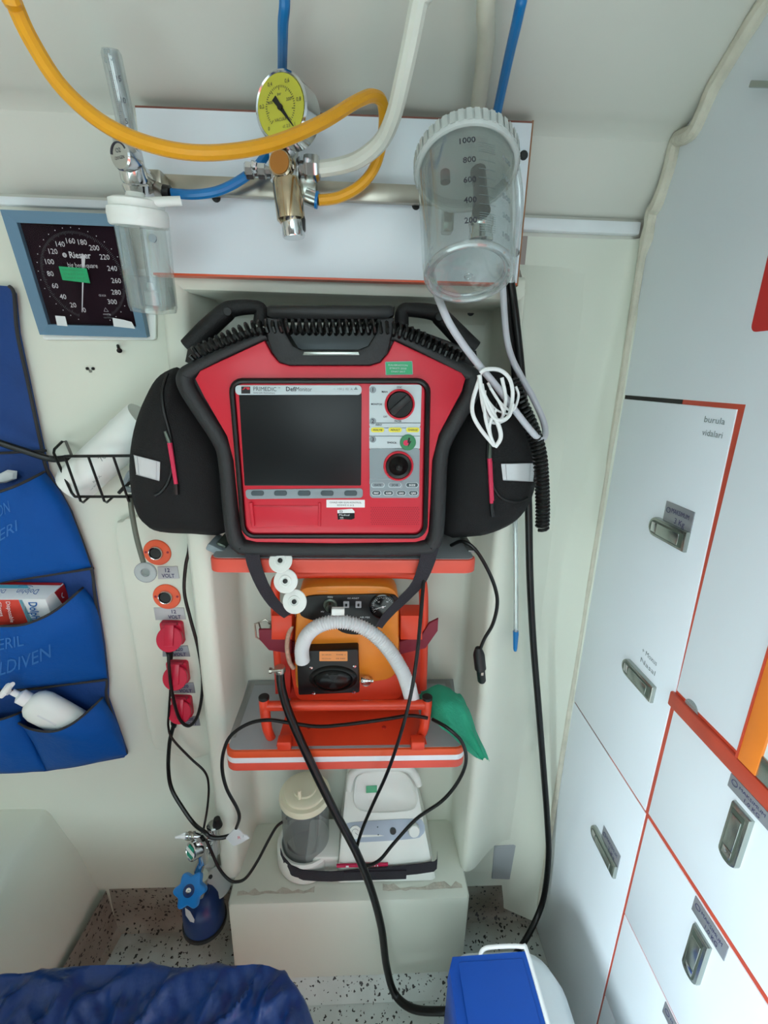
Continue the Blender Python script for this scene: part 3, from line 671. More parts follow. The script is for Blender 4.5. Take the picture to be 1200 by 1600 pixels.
b.tube(ring, 0.0036, 'tube_clear', 10, False, closed=True); b.tube([bc + (ju * math.cos(2 * PI * i / 40) + jv * math.sin(2 * PI * i / 40)) * rb * 0.80 - jax * 0.006 for i in range(40)], 0.0018, 'tube_clear', 8, False, closed=True); b.tube([bc + (ju * math.cos(2 * PI * i / 14) + jv * math.sin(2 * PI * i / 14)) * 0.004 - jax * 0.0015 for i in range(14)], 0.0007, 'tube_clear', 6, False, closed=True); b.build('base_ring', sj)
# float valve and spigot under the lid
b = MB(); b.tube([U(748, 252, 0.585), U(747, 270, 0.582), U(750, 292, 0.575), U(752, 330, 0.556)], [0.0082, 0.0085, 0.0078, 0.0098], 'rubber', 16); b.ball(U(748, 258, 0.583), 0.0095, 'rubber'); b.build('float_valve', lid)
b = MB(); b.tube([U(695, 257, 0.588), U(696, 285, 0.584)], 0.0055, 'rubber', 12, False); b.build('inlet_stub', lid)
# print: numbers on the near wall
b = MB(); lu = V((1, 0, 0)); lu = (lu - jax * lu.dot(jax)).normalized(); lf = jax.cross(lu); lf = lf if lf.y < 0 else -lf
def jp(ang, h):       # ang measured from the near side
    rr = (rt + (rb - rt) * h) + 0.0006; return lc + jax * (JL * h) + (lf * math.cos(ang) + lu * math.sin(ang)) * rr
for i, s_ in enumerate(('1000', '800', '600', '400', '200')):
    h = 0.17 + 0.165 * i
    b.text(s_, V(), lu, ZA, 0.0068, 'ink', 'R', fn=lambda x, y, h=h: jp(-0.05 + x * 0.85 / rt, h - y * 0.85 / JL), bold=True)
for i, s_ in enumerate(('900', '700', '500', '300', '100')):
    h = 0.25 + 0.16 * i
    b.text(s_, V(), lu, ZA, 0.0062, 'ink_faint', 'L', fn=lambda x, y, h=h: jp(0.52 + x / rt, h - y * 0.85 / JL), bold=True)
for i in range(41):
    h = 0.17 + 0.72 * i / 40
    if i % 4 == 0 or (i < 5) or (i > 32): b.grid([[jp(0.0 + 0.34 * k / 5, h) for k in range(6)], [jp(0.0 + 0.34 * k / 5, h + 0.004) for k in range(6)]], 'ink_faint')
b.build('scale_print', jar)
b = MB(); b.box(U(730, 300, 0.672), (0.05, 0.052, 0.02), 'latch', 0.004); b.lathe([(0.012, 0), (0.0145, 0.003), (0.0145, 0.010), (0.013, 0.012), (0.013, 0.020), (0.0145, 0.021), (0.0145, 0.026), (0.011, 0.028)], U(752, 338, 0.61), V((0.02, -0.1, -1)), 'chrome', 20); b.cyl(U(752, 345, 0.62), U(752, 330, 0.66), 0.012, 'steel', 16); b.box(U(700, 330, 0.66), (0.014, 0.02, 0.05), 'latch', 0.003); b.build('wall_bracket', sj)

# ---- hoses
def hose(name, pts, Y, r, m, label, cat='hose', n=10, group=None):
    P = up(pts, Y); p0 = P[0]      # carry the hose on up to the ceiling above the frame
    P = [p0 + V((-0.02, -0.10, max(0.10, 1.80 - p0.z))), p0 + V((-0.008, -0.03, max(0.05, (1.80 - p0.z) * 0.5)))] + P
    b = MB(); b.tube(P, r, m, n); return tag(b.build(name), label, cat, group)
hose('yellow_hose', [(5, -40, .43), (20, 0, .44), (50, 65, .45), (100, 140, .46), (170, 198, .47), (250, 230, .48), (330, 239, .495), (420, 226, .52), (500, 193, .55), (555, 160, .58), (583, 150, .60), (598, 163, .615), (599, 205, .635), (588, 255, .65), (565, 288, .655), (530, 308, .655), (497, 313, .65)], .5, 0.0062, 'yellow_hose', 'long yellow gas hose looping in front of the white panel')
hose('blue_hose', [(443, -30, .56), (442, 40, .585), (441, 110, .65), (440, 170, .672), (428, 215, .674), (410, 250, .672), (385, 275, .668), (345, 297, .664), (305, 304, .662), (268, 302, .66)], .6, 0.0054, 'blue_hose', 'blue gas hose passing behind the yellow dial down to the flowmeter')
b = MB(); b.cyl(U(256, 300, .66), U(266, 302, .66), 0.0082, 'black', 14); b.build('ferrule', [o for o in COL.objects if o.name == 'blue_hose'][0])
hose('blue_hose', [(818, -30, .55), (812, 15, .56), (795, 90, .61), (780, 160, .66), (772, 200, .69)], .6, 0.0054, 'blue_hose', 'blue gas hose dropping behind the lid of the suction jar')
hose('milky_hose', [(668, -40, .53), (655, 0, .535), (643, 60, .545), (630, 120, .56), (615, 180, .585), (596, 220, .61), (566, 246, .63), (535, 258, .644), (500, 264, .648)], .6, 0.0088, 'white_hose', 'thick milky white hose from the ceiling to the regulator side nut')
b = MB(); b.tube([U(764, -20, .575) + V((0.0, -0.07, 0.10)), U(762, -20, .575), U(760, 60, .612), U(752, 130, .655), U(744, 190, .692)], 0.0095, 'duct', 12); tag(b.build('cable_duct'), 'cream taped conduit on the cove above the suction jar', 'conduit')
# ================================================================== SHELVES
def shelf(name, label, zt, xs, yf, two):
    t = thing(name, label, 'shelf', (-0.03, yf, zt - 0.04))
    b = MB(); x0, x1 = xs
    zb = zt + (0.0036 if two else 0.0012); q_ = 0.004 if not two else 0.0045; rc_ = 0.014
    b.slab([V((x1 + 0.012, 0.836, zb)), V((x1 - q_, yf + 0.03, zb))] + [V((x1 - q_ - rc_ + rc_ * math.cos(a), yf + q_ + rc_ - rc_ * math.sin(a), zb)) for a in [PI / 2 * k / 5 for k in range(6)]] + [V((x0 + q_ + rc_ - rc_ * math.sin(a), yf + q_ + rc_ - rc_ * math.cos(a), zb)) for a in [PI / 2 * k / 5 for k in range(6)]] + [V((x0 + q_, yf + 0.03, zb)), V((x0 - 0.004, 0.836, zb))], (0, 0, -0.008), 'shelf_grey'); b.build('board', t)
    def lip(nm, z0, z1, m, pro, r, dp=0.02):
        r = min(r, dp - 0.001); pts = [(x1 + 0.0, yf + dp)] + [(x1 - r + r * math.cos(a), yf - pro + r - r * math.sin(a)) for a in [PI / 2 * k / 5 for k in range(6)]] + [(x0 + r - r * math.sin(a), yf - pro + r - r * math.cos(a)) for a in [PI / 2 * k / 5 for k in range(6)]] + [(x0, yf + dp)]
        b = MB(); b.slab([V((x, y, z1)) for x, y in pts], (0, 0, z0 - z1), m, 0.0015 if two else 0.004); return b.build(nm, t)
    if two:
        lip('edge_lip', zt - 0.010, zt + 0.003, 'orange_edge', 0.0, 0.018); lip('white_edge', zt - 0.021, zt - 0.0101, 'white_strip', 0.0, 0.018); lip('edge_lip', zt - 0.036, zt - 0.0211, 'shelf_red', 0.001, 0.019)
    else:
        lip('edge_lip', zt - 0.021, zt + 0.0005, 'shelf_red', 0.0, 0.019)
    # aluminium frame on the rim
    b = MB(); b.bx(x0 - 0.001, x0 + 0.012, yf + 0.032, 0.834, zt, zt + 0.004, 'shelf_alu', 0.001); b.bx(x1 - 0.008, x1 + 0.004, yf + 0.032, 0.834, zt, zt + 0.004, 'shelf_alu', 0.001); b.bx(x0 + 0.012, x1 - 0.006, 0.820, 0.834, zt, zt + 0.004, 'shelf_alu', 0.001); b.build('rim', t)
    return t
ZU, ZL = 0.992, 0.636
shelf('shelf', 'upper grey shelf with rounded red edge under the defibrillator', ZU, (-0.229, 0.177), 0.645, False)
shelf('shelf', 'lower shelf with orange and white striped edge above the suction pump', ZL, (-0.231, 0.186), 0.645, True)
b = MB()
b.box(U(344, 852, 0.70), (0.030, 0.05, 0.012), 'grey_panel', 0.003, Matrix.Rotation(0.5, 4, 'Y')); b.box(U(350, 848, 0.71), (0.016, 0.05, 0.016), 'latch_dark', 0.003, Matrix.Rotation(0.5, 4, 'Y')); b.box((U(344, 852, 0.70).x, 0.70, ZU + 0.004), (0.02, 0.03, 0.008), 'latch_dark', 0.001)
tag(b.build('shelf_clip'), 'grey clip at the left end of the upper shelf', 'clip')
b = MB(); p = U(560, 872, 0.652)
b.bx(U(440, 870, .66).x, U(605, 870, .66).x, 0.667, 0.78, ZU, ZU + 0.012, 'plastic_white', 0.004)
for x0 in (470, 568):
    for i in range(7): q = U(x0 + i * 4, 870, .66); b.bx(q.x - 0.0006, q.x + 0.0006, 0.6655, 0.669, ZU + 0.0015, ZU + 0.011, 'black')
tag(b.build('charging_cradle'), 'pale slotted cradle lying on the upper shelf beneath the defibrillator', 'cradle')

# ================================================================== DEFIBRILLATOR
YD = 0.632
df = thing('defibrillator', 'red and black portable defibrillator monitor standing on the upper shelf', 'defibrillator', tuple(V((-0.03, YD, ZU))))
outer = [(278, 592), (284, 580), (300, 570), (350, 545), (405, 522), (428, 516), (444, 540), (458, 553), (515, 554), (572, 553), (586, 540), (600, 516), (670, 545), (735, 576), (750, 588), (752, 604), (742, 632), (706, 690), (698, 720), (695, 790), (692, 838), (684, 856), (662, 863), (520, 866), (390, 864), (366, 858), (356, 838), (350, 790), (344, 720), (334, 692), (296, 640)]
inner = [(304, 592), (312, 579), (350, 561), (413, 532), (424, 552), (436, 566), (452, 571), (515, 571), (578, 571), (594, 566), (606, 552), (616, 532), (665, 555), (722, 582), (728, 592), (722, 612), (686, 680), (676, 720), (673, 790), (670, 832), (664, 844), (650, 848), (520, 850), (400, 848), (384, 844), (377, 832), (371, 790), (364, 720), (354, 682), (318, 620)]
b = MB(); b.slab(up(poly_smooth(outer, 2), YD + 0.012), (0, 0.12, 0), 'bumper', 0.006); b.build('case', df)
b = MB()
mid = [(614, 524), (668, 550), (726, 580), (738, 590), (737, 606), (732, 622), (696, 685), (687, 720), (684, 790), (681, 835), (674, 850), (656, 856), (520, 858), (395, 856), (375, 851), (366, 835), (360, 790), (354, 720), (344, 687), (307, 630), (292, 604), (290, 590), (298, 580), (350, 553), (416, 524)]
b.tube(up(mid, YD + 0.012), [0.007, 0.008, 0.010] + [0.0118] * 19 + [0.010, 0.008, 0.007], 'bumper', 12, True, 4); b.build('bumper_frame', df)
b = MB(); b.slab(up(inner, YD + 0.002), (0, 0.02, 0), 'defi_red', 0.003); b.build('front_cover', df)
# inset instrument panel
def DQ(c, dy, r, m, bld, dep=0.004, bev=0.0006): bld.slab(rq(c, YD - dy, r), (0, dep, 0), m, bev)
def DR(x0, y0, x1, y1, dy, r, m, bld, dep=0.004, bev=0.0006): bld.slab(rqr(x0, y0, x1, y1, YD - dy, r), (0, dep, 0), m, bev)
b = MB(); ring = rq(((361, 595), (669, 595), (664, 838), (381, 838)), YD - 0.0015, 18, 5)
b.tube(ring, 0.0037, 'rubber', 8, False, closed=True); b.build('gasket', df)
b = MB(); DQ(((366, 599), (664, 599), (659, 833), (386, 833)), 0.002, 14, 'defi_red', b, 0.006, 0.0015); ip = b.build('instrument_panel', df)
b = MB(); DQ(((373, 614), (565, 614), (564, 759), (382, 759)), 0.0035, 2, 'screen', b, 0.004); b.build('screen', ip)
b = MB(); DQ(((367, 602), (565, 602), (565, 617), (368, 617)), 0.0040, 6, 'lt_panel', b, 0.003, 0.0003)
YT = YD - 0.0043
def dt(bld, s_, px, py, hpx, m, align='C', wpx=None, Y=YT, bold=False):
    k = mpp(px, py, Y); bld.text(s_, U(px, py, Y), XA, ZA, hpx * k, m, align, wpx * k if wpx else None, bold)
def dq(bld, x0, y0, x1, y1, m, Y=YT): bld.quad([U(x0, y1, Y), U(x1, y1, Y), U(x1, y0, Y), U(x0, y0, Y)], m)
dq(b, 377, 604, 391, 615, 'black'); dq(b, 378, 605, 390, 609, 'defi_red', YT - 0.0002)
b.quad(up([(377, 611), (381, 609), (384, 605.5), (387, 610), (391, 608), (391, 615), (377, 615)], YT - 0.0003), 'black'); b.quad(up([(378, 609), (381, 607), (381, 605), (378, 605)], YT - 0.0004), 'black')
dt(b, 'PRIMEDIC', 396, 610.5, 6.2, 'ink', 'L', 36); dt(b, 'TM', 434, 607, 2, 'ink', 'L'); dt(b, 'Saves Life. Everywhere.', 396, 614.6, 2.4, 'ink', 'L', 34)
dt(b, 'Defi', 447, 611, 6.5, 'ink', 'L', 15, bold=True); dt(b, 'Monitor', 462.5, 611, 6.3, 'ink', 'L', 25)
dt(b, '~  >50 J  02  A', 521, 609, 3.2, 'ink_faint', 'L', 30); b.quad(up([(553, 609), (559, 609), (556, 604)], YT - 0.0001), 'ink_faint')
b.build('brand_strip', ip)
b = MB(); DQ(((383, 765), (567, 763), (567, 778), (385, 780)), 0.0035, 5, 'grey_panel', b, 0.003, 0.0003); ks = b.build('softkey_strip', ip)
for px in (402, 438, 475, 511, 548):
    b = MB(); DR(px - 10, 767, px + 10, 775, 0.0052, 3.5, 'btn_dark', b, 0.003, 0.0008); b.build('softkey', ip)
# control panel
b = MB(); DQ(((577, 601), (659, 601), (657, 669), (577, 669)), 0.0040, 5, 'lt_panel', b, 0.003, 0.0002); DQ(((577, 668), (657, 668), (656, 701), (577, 701)), 0.0040, 0.6, 'lt_panel', b, 0.003, 0.0)
DQ(((577, 700), (656, 700), (655, 778), (578, 778)), 0.0040, 5, 'grey_panel', b, 0.003, 0.0002)
dq(b, 577, 660.5, 657, 661.4, 'btn_dark', YT - 0.0001); dq(b, 577, 681, 656, 681.8, 'btn_dark', YT - 0.0001)
for n_, y_ in (('1', 609), ('2', 658), ('3', 686.5)):
    b.add(circ(582.5, y_, 5.2, YT - 0.0002), [tuple(range(24))], 'grey_panel'); dt(b, n_, 582.5, y_ + 3, 6, 'ink', Y=YT - 0.0005, bold=True)
for s_, x_, y_, wd in (('SYNC', 624, 606.5, 8), ('MAN', 601, 613.5, 9), ('MONITOR', 588.5, 633, 17), ('OFF', 602, 652.5, 6), ('PACER', 622, 659.4, 11), ('SHOCK', 612.5, 693, 15), ('ENERGY', 592, 665.2, 10)):
    dt(b, s_, x_, y_, 2.7, 'ink', wpx=wd, Y=YT - 0.0003, bold=True)
b.tube(up([(577.5, 756), (577.5, 748.5), (628.5, 748.5), (628.5, 761), (626, 763)], YT - 0.0002), 0.0003, 'lt_panel', 4, False); b.build('control_panel', ip)
for i, (px, s_) in enumerate(((590, 'ANALYSE'), (617.5, 'ADULT'), (645, 'CHARGE'))):
    b = MB(); DR(px - 11.5, 667, px + 11.5, 676.5, 0.0046, 4, 'lt_panel', b, 0.002, 0.0002); DR(px - 10.3, 668, px + 10.3, 675.5, 0.0052, 3.5, 'yellow', b, 0.002, 0.0004); dt(b, s_, px, 673.2, 2.8, 'ink', wpx=15, Y=YT - 0.0012, bold=True); b.build('yellow_key', ip)
b = MB(); b.slab(circ(637.5, 691.5, 12.6, YD - 0.0058), (0, 0.004, 0), 'green', 0.001)
b.add(circ(634.5, 692, 4.4, YD - 0.0060), [tuple(range(24))], 'pull_red'); b.quad(up([(638, 684), (641, 684), (640, 690), (643, 689), (637.5, 699), (638.5, 692), (636.5, 692)], YD - 0.0062), 'black'); b.build('shock_button', ip)
for cx_, cy_, nm in ((624.5, 632, 'selector_knob'), (622.5, 728, 'joystick_knob')):
    c = U(cx_, cy_, YD - 0.004); k = mpp(cx_, cy_, YD)
    b = MB(); b.lathe([(23.5 * k, 0.0), (23 * k, 0.003), (20.5 * k, 0.0042), (20 * k, 0.001)], c, -YA, 'defi_red', 40); rg = b.build('knob_ring', ip)
    b = MB()
    if nm == 'selector_knob':
        b.lathe([(20 * k, 0.0), (19.5 * k, 0.004), (18.5 * k, 0.006), (0, 0.0062)], c, -YA, 'rubber', 36)
        M_ = Matrix.Rotation(math.radians(-42), 4, 'Y'); b.box(c + V((0, -0.010, 0)), (36 * k, 0.010, 11 * k), 'black', 0.002, M_)
    else:
        b.lathe([(20 * k, 0.0), (19 * k, 0.003), (15 * k, 0.002), (10 * k, 0.006), (5.5 * k, 0.012), (5 * k, 0.015), (2.5 * k, 0.0165), (0, 0.0165)], c, -YA, 'rubber', 36)
    b.build(nm, ip)
for x_, y_, wd, s_, dk in ((590.5, 758, 21, 'DATE', 0), (617, 758, 21, 'JOB', 0), (644, 758, 20, 'SIZE', 1), (588, 770.5, 15, 'PRINT', 1), (607, 770.5, 16, 'ALARM', 1), (627, 770.5, 15, 'LEAD', 1), (646, 770.5, 15, 'QRS', 1)):
    b = MB(); DR(x_ - wd / 2, y_ - 4, x_ + wd / 2, y_ + 4, 0.0046, 3.6, 'lt_panel', b, 0.002, 0.0002); DR(x_ - wd / 2 + 1, y_ - 3.1, x_ + wd / 2 - 1, y_ + 3.1, 0.0053, 3, 'btn_dark' if dk else 'grey_panel', b, 0.002, 0.0004)
    dt(b, s_, x_, y_ + 1.4, 2.9, 'white' if dk else 'ink', wpx=wd * 0.5, Y=YT - 0.0014, bold=True); b.build('menu_key', ip)
# printer door, speaker grille, stickers
b = MB(); DQ(((389, 790), (500, 790), (500, 822), (394, 824)), 0.0032, 2, 'defi_red', b, 0.004, 0.001); DQ(((388, 786), (394, 785), (398, 823), (393, 823)), 0.0062, 2, 'defi_red', b, 0.006, 0.0012); DQ(((497, 786), (501, 786), (501, 823), (497, 823)), 0.005, 1, 'defi_red', b, 0.005, 0.0008)
dq(b, 400, 791.2, 488, 792.0, 'defi_red_deep', YD - 0.0036); b.build('printer_door', ip)
b = MB()
for r_ in range(10):
    for c_ in range(22):
        x_ = 580 + c_ * 3.45 + (1.7 if r_ % 2 else 0); y_ = 793 + r_ * 2.9
        p = U(x_, y_, YD - 0.0023); k = 0.00075
        b.add([p + V((k * math.cos(a), 0, k * math.sin(a))) for a in [2 * PI * i / 6 for i in range(6)]], [tuple(range(6))], 'socket_red_dark')
o = b.build('speaker_grille', ip); o['kind'] = 'stuff'
b = MB(); DR(510, 781, 570, 793, 0.0024, 0.5, 'white', b, 0.0004, 0); dt(b, 'CIHAZI HER GUN KONTROL', 540, 786.5, 2.6, 'ink', wpx=50, Y=YD - 0.0026); dt(b, 'EDINIZ 0 212', 540, 790.5, 2.4, 'ink', wpx=26, Y=YD - 0.0026); b.build('paper_sticker', ip)
b = MB(); b.slab(up([(527, 797), (550, 795), (554, 799), (554, 810), (528, 812)], YD - 0.0024), (0, 0.0004, 0), 'white'); b.quad(up([(527, 802), (554, 801.5), (554, 810), (549, 812), (535, 811), (528, 812)], YD - 0.0026), 'screen'); dt(b, 'E3', 533, 801, 3.6, 'ink', Y=YD - 0.0027, bold=True); dt(b, 'Medical', 538, 806, 3, 'white', Y=YD - 0.0028, wpx=16); dt(b, 'tek', 534, 810, 3, 'white', Y=YD - 0.0028); b.build('service_sticker', ip)
b = MB(); b.slab(rq(((602, 565.5), (644, 564.5), (645, 585), (603, 586)), YD + 0.0012, 1), (0, 0.0006, 0), 'sticker_green')
b.tube(rq(((602, 565.5), (644, 564.5), (645, 585), (603, 586)), YD + 0.001, 1), 0.0004, 'plate_light', 4, False, closed=True)
for i in range(3): dt(b, ('KALIBRASYON', 'ETIKETI 2020', 'ONAY 0417')[i], 622, 572 + i * 5, 2.6, 'lt_panel', wpx=30 - 4 * i, Y=YD + 0.0008)
b.build('calibration_sticker', df)
# handle
b = MB(); b.slab(up([(415, 478), (422, 476), (609, 476), (617, 478), (616, 492), (606, 500), (426, 500), (416, 494)], YD + 0.014), (0, 0.032, 0), 'black', 0.005)
b.slab(up([(416, 496), (440, 498), (446, 520), (458, 540), (470, 546), (560, 546), (575, 540), (588, 520), (592, 498), (616, 496), (613, 522), (606, 552), (594, 566), (578, 571), (452, 571), (436, 566), (425, 552), (417, 528)], YD - 0.001), (0, 0.045, 0), 'bumper', 0.004); b.build('carry_handle', df)
b = MB(); b.slab(up([(442, 508), (592, 508), (586, 540), (572, 553), (458, 553), (446, 540)], YD + 0.10), (0, 0.004, 0), 'grey_panel'); b.build('handle_recess', df)
b = MB(); b.slab(up([(475, 549.5), (560, 549.5), (562, 555), (473, 555)], YD - 0.003), (0, 0.002, 0), 'latch', 0.0005); b.build('handle_label', df)
# side pouches
def seam(pts, Y, r=0.0016, m='black'): b_ = MB(); b_.tube(up(pts, Y), r, m, 6); return b_
lp = poly_smooth([(282, 576), (264, 578), (244, 592), (228, 620), (214, 664), (207, 710), (208, 755), (215, 795), (228, 820), (250, 831), (300, 834), (352, 832), (360, 780), (352, 710), (320, 650), (292, 610)], 3)
b = MB(); b.pillow(up(lp, 0.70), 0.045, 0.05, 'nylon', 8, 0.55, wr=0.004); pl = b.build('side_pouch', df, sharp=60)
rp = poly_smooth([(752, 585), (780, 582), (806, 598), (824, 630), (836, 675), (839, 720), (834, 765), (820, 798), (800, 818), (770, 832), (740, 838), (694, 835), (690, 780), (698, 710), (716, 660), (738, 620)], 3)
b = MB(); b.pillow(up(rp, 0.70), 0.045, 0.05, 'nylon', 8, 0.55, wr=0.004); pr = b.build('side_pouch', df, sharp=60)
tl, tr_ = bvh(pl), bvh(pr)
for par, tree, A0, A1, B0, B1 in ((pl, tl, (209, 711), (250, 722), (213, 741), (249, 751)), (pr, tr_, (783, 725), (836, 724), (786, 750), (833, 752))):
    b = MB(); rows = []
    for v_ in range(4):
        rows.append([onto(tree, (A0[0] + (A1[0] - A0[0]) * u_ / 8) * (1 - v_ / 3) + (B0[0] + (B1[0] - B0[0]) * u_ / 8) * v_ / 3, (A0[1] + (A1[1] - A0[1]) * u_ / 8) * (1 - v_ / 3) + (B0[1] + (B1[1] - B0[1]) * u_ / 8) * v_ / 3, 0.002, 0.69) for u_ in range(9)])
    b.grid(rows, 'reflector', 0.0012)
    for q_ in (rows[0], rows[-1], [r_[1] for r_ in rows], [r_[7] for r_ in rows]): b.tube([p + V((0, -0.0006, 0)) for p in q_], 0.0005, 'plate_light', 5, False)
    b.build('reflective_strip', par)
def onp(tree, pts, lift): return [onto(tree, p[0], p[1], lift, 0.69) for p in poly_smooth(pts, 5, False)]
for par, tree, pts in ((pl, tl, [(262, 585), (254, 610), (256, 640), (266, 680), (271, 715), (264, 750), (252, 768), (242, 774)]), (pr, tr_, [(770, 590), (776, 625), (768, 660), (762, 700), (764, 740), (780, 775), (806, 784), (824, 778)])):
    b = MB(); b.tube(onp(tree, pts, 0.0008), 0.0024, 'black', 6, False); b.build('zip_seam', par)
def zip_pull(par, pts, tree):
    P = [onto(tree, p[0], p[1], 0.005, 0.66) for p in pts]
    b_ = MB(); b_.tube(P[:2], [0.0022, 0.003], 'latch_dark', 8, False); b_.build('zip_slider', par)
    b_ = MB(); b_.tube(P[1:3], [0.0034, 0.0028], 'pull_red', 8, False); b_.tube([P[1] + V((0.002, -0.002, -0.004)), P[2] + V((0.0015, -0.002, 0.004))], [0.0016, 0.0014], 'pull_red', 6, False); b_.tube(P[2:4], [0.003, 0.0036], 'black', 8, False); b_.build('zip_pull', par)
zip_pull(pl, [(258, 674), (265, 692), (275, 756), (276, 772)], tl)
zip_pull(pr, [(766, 690), (765, 716), (768, 786), (770, 806)], tr_)
# carrying strap hanging under the case
def strap(par, pts, Y0, wd, m, nm):
    n = len(pts); rows = []
    P = up(pts, Y0)
    for i in range(n):
        t = (P[min(i + 1, n - 1)] - P[max(i - 1, 0)]).normalized(); s_ = t.cross(YA).normalized() * (wd[i] / 2)
        rows.append([P[i] - s_, P[i], P[i] + s_])
    b_ = MB(); b_.grid(rows, m, 0.0016); return b_.build(nm, par)
strap(df, poly_smooth([(393, 858, .636), (397, 882, .634), (410, 915, .640), (428, 943, .655), (450, 962, .668)], 3, False), .65, [0.0215, 0.021, 0.021, 0.0205, 0.020, 0.0195, 0.019, 0.019, 0.0185, 0.018, 0.0175, 0.017, 0.016], 'strap', 'carry_strap')
strap(df, poly_smooth([(673, 855, .636), (666, 882, .634), (653, 912, .640), (632, 935, .66), (605, 962, .668), (592, 980, .675)], 3, False), .65, [0.024, 0.024, 0.024, 0.023, 0.022, 0.0205, 0.0185, 0.017, 0.016, 0.016, 0.015, 0.014, 0.014, 0.013, 0.012, 0.012], 'strap', 'carry_strap')

# paddles in their side holders
for lab, pts, sh, mir in (('black defibrillator paddle grip seated left of the carry handle', [(294, 543), (322, 516), (352, 489), (366, 482), (396, 480), (408, 486), (407, 508)], [(292, 545), (300, 540), (402, 510), (412, 512), (412, 528), (298, 570), (288, 565)], 1),
                          ('black defibrillator paddle grip seated right of the carry handle', [(741, 546), (716, 523), (690, 497), (676, 488), (640, 484), (629, 488), (627, 508)], [(745, 548), (735, 545), (634, 508), (624, 510), (624, 528), (738, 574), (748, 568)], -1)):
    t = thing('defibrillator_paddle', lab, 'paddle', tuple(U(sh[4][0], sh[4][1], 0.69)))
    b = MB(); rr_ = [0.0125, 0.0135, 0.0125, 0.0105, 0.0092, 0.0095, 0.0105]; b.tube(up(pts, 0.688), rr_, 'black_soft', 14); b.build('grip', t)
    b = MB(); b.slab(up(sh, 0.672), (0, 0.05, 0), 'black', 0.003); b.build('paddle_shoe', t)
    b = MB(); q = U(pts[2][0] + 4 * mir, pts[2][1] - 2, 0.676); b.cyl(q, q + V((0, -0.002, 0)), 0.006, 'rubber', 12, 0.0008); b.build('trigger_button', t)

def coil(name, label, path, Y, rc, rw, turns, m='rubber'):
    P = [V(p) for p in up(path, Y)]
    b0 = MB(); Q = b0.tube(P, 0.001, m, 3, True, 12); n = len(Q)
    seg = [0.0]
    for i in range(1, n): seg.append(seg[-1] + (Q[i] - Q[i - 1]).length)
    L_ = seg[-1]; N_ = int(turns * 9); out = []; nr = None; k = 0
    for i in range(N_ + 1):
        s_ = L_ * i / N_
        while k < n - 2 and seg[k + 1] < s_: k += 1
        t = (s_ - seg[k]) / max(seg[k + 1] - seg[k], 1e-9); p = Q[k].lerp(Q[k + 1], t); tg = (Q[k + 1] - Q[k]).normalized()
        if nr is None: nr = frame_of(tg)[0]
        nr = (nr - tg * nr.dot(tg)).normalized(); bn = tg.cross(nr); a = 2 * PI * turns * i / N_
        out.append(p + (nr * math.cos(a) + bn * math.sin(a)) * rc)
    b_ = MB(); b_.tube(out, rw, m, 6, False); return tag(b_.build(name), label, 'cord')
coil('coiled_cord', 'black coiled paddle cord draped across the top of the defibrillator', [(300, 556, .645), (330, 541, .645), (365, 526, .643), (395, 514, .64), (440, 511, .636), (520, 512, .635), (600, 512, .636), (640, 522, .64), (680, 541, .643), (722, 562, .645)], .64, 0.0080, 0.0026, 44)
coil('coiled_cord', 'black coiled paddle cord hanging down the right edge of the right pouch', [(800, 595, .66), (815, 632, .635), (832, 672, .63), (843, 710, .63), (847, 760, .635), (848, 800, .64), (847, 826, .642)], .64, 0.0082, 0.0026, 40)
# ================================================================== VENTILATOR IN ITS DOCK
dk = thing('ventilator_dock', 'orange red wall dock frame holding the ventilator on the lower shelf', 'dock', (-0.03, 0.70, ZL))
b = MB(); b.tube(up([(438, 1075, .75), (432, 985, .75), (430, 920, .75), (436, 903, .75), (455, 897, .75), (540, 896, .75), (630, 897, .75), (652, 902, .75), (661, 918, .75), (662, 985, .75), (660, 1075, .75)], .75), 0.0085, 'dock_red', 12); b.build('tube_frame', dk)
b = MB(); b.slab(up([(446, 966), (650, 966), (650, 1092), (448, 1092)], .772), (0, 0.006, 0), 'dock_dark', 0.001); b.build('back_plate', dk)
for x0, x1 in ((424, 456), (626, 660)):
    b = MB(); b.slab(up([(x0, 962), (x1, 962), (x1, 1000), (x0, 1000)], .716), (0, 0.04, 0), 'dock_red', 0.002); b.slab(up([(x0 + 2, 1002), (x1 - 2, 1002), (x1 - 2, 1085), (x0 + 6, 1085)], .744), (0, 0.02, 0), 'dock_dark', 0.002); b.build('side_bracket', dk)
b = MB(); b.slab(rq(((452, 1040), (634, 1020), (630, 1094), (462, 1096)), .735, 14), (0, 0.025, 0), 'dock_red', 0.004); b.build('base_pan', dk)
bar0, bar1 = U(412, 1103, .672), U(668, 1101, .672)
b = MB(); b.cyl(bar0 + V((0.006, 0, 0)), bar1 - V((0.006, 0, 0)), 0.0085, 'dock_red', 18); b.build('cross_bar', dk)
for px, sgn in ((413, 1), (667, -1)):
    b = MB(); p = U(px, 1100, .672); q = U(px + 7 * sgn, 1160, .665); q.z = ZL + 0.002
    b.tube([p + V((0, 0, 0.012)), p, p.lerp(q, 0.6), q + V((0.002 * sgn, 0.012, 0))], [0.0075, 0.009, 0.0085, 0.008], 'dock_red', 14); up_ = b.build('upright', dk)
    b = MB(); b.cyl(p + V((0, 0, 0.010)), p + V((0, 0, 0.016)), 0.0092, 'black', 16, 0.001); b.build('end_cap', up_)
b = MB(); b.slab([V((-0.145, 0.655, ZL + 0.004)), V((0.118, 0.655, ZL + 0.004)), V((0.108, 0.790, ZL + 0.012)), V((-0.135, 0.790, ZL + 0.012))], (0, 0, -0.004), 'dock_red', 0.001)
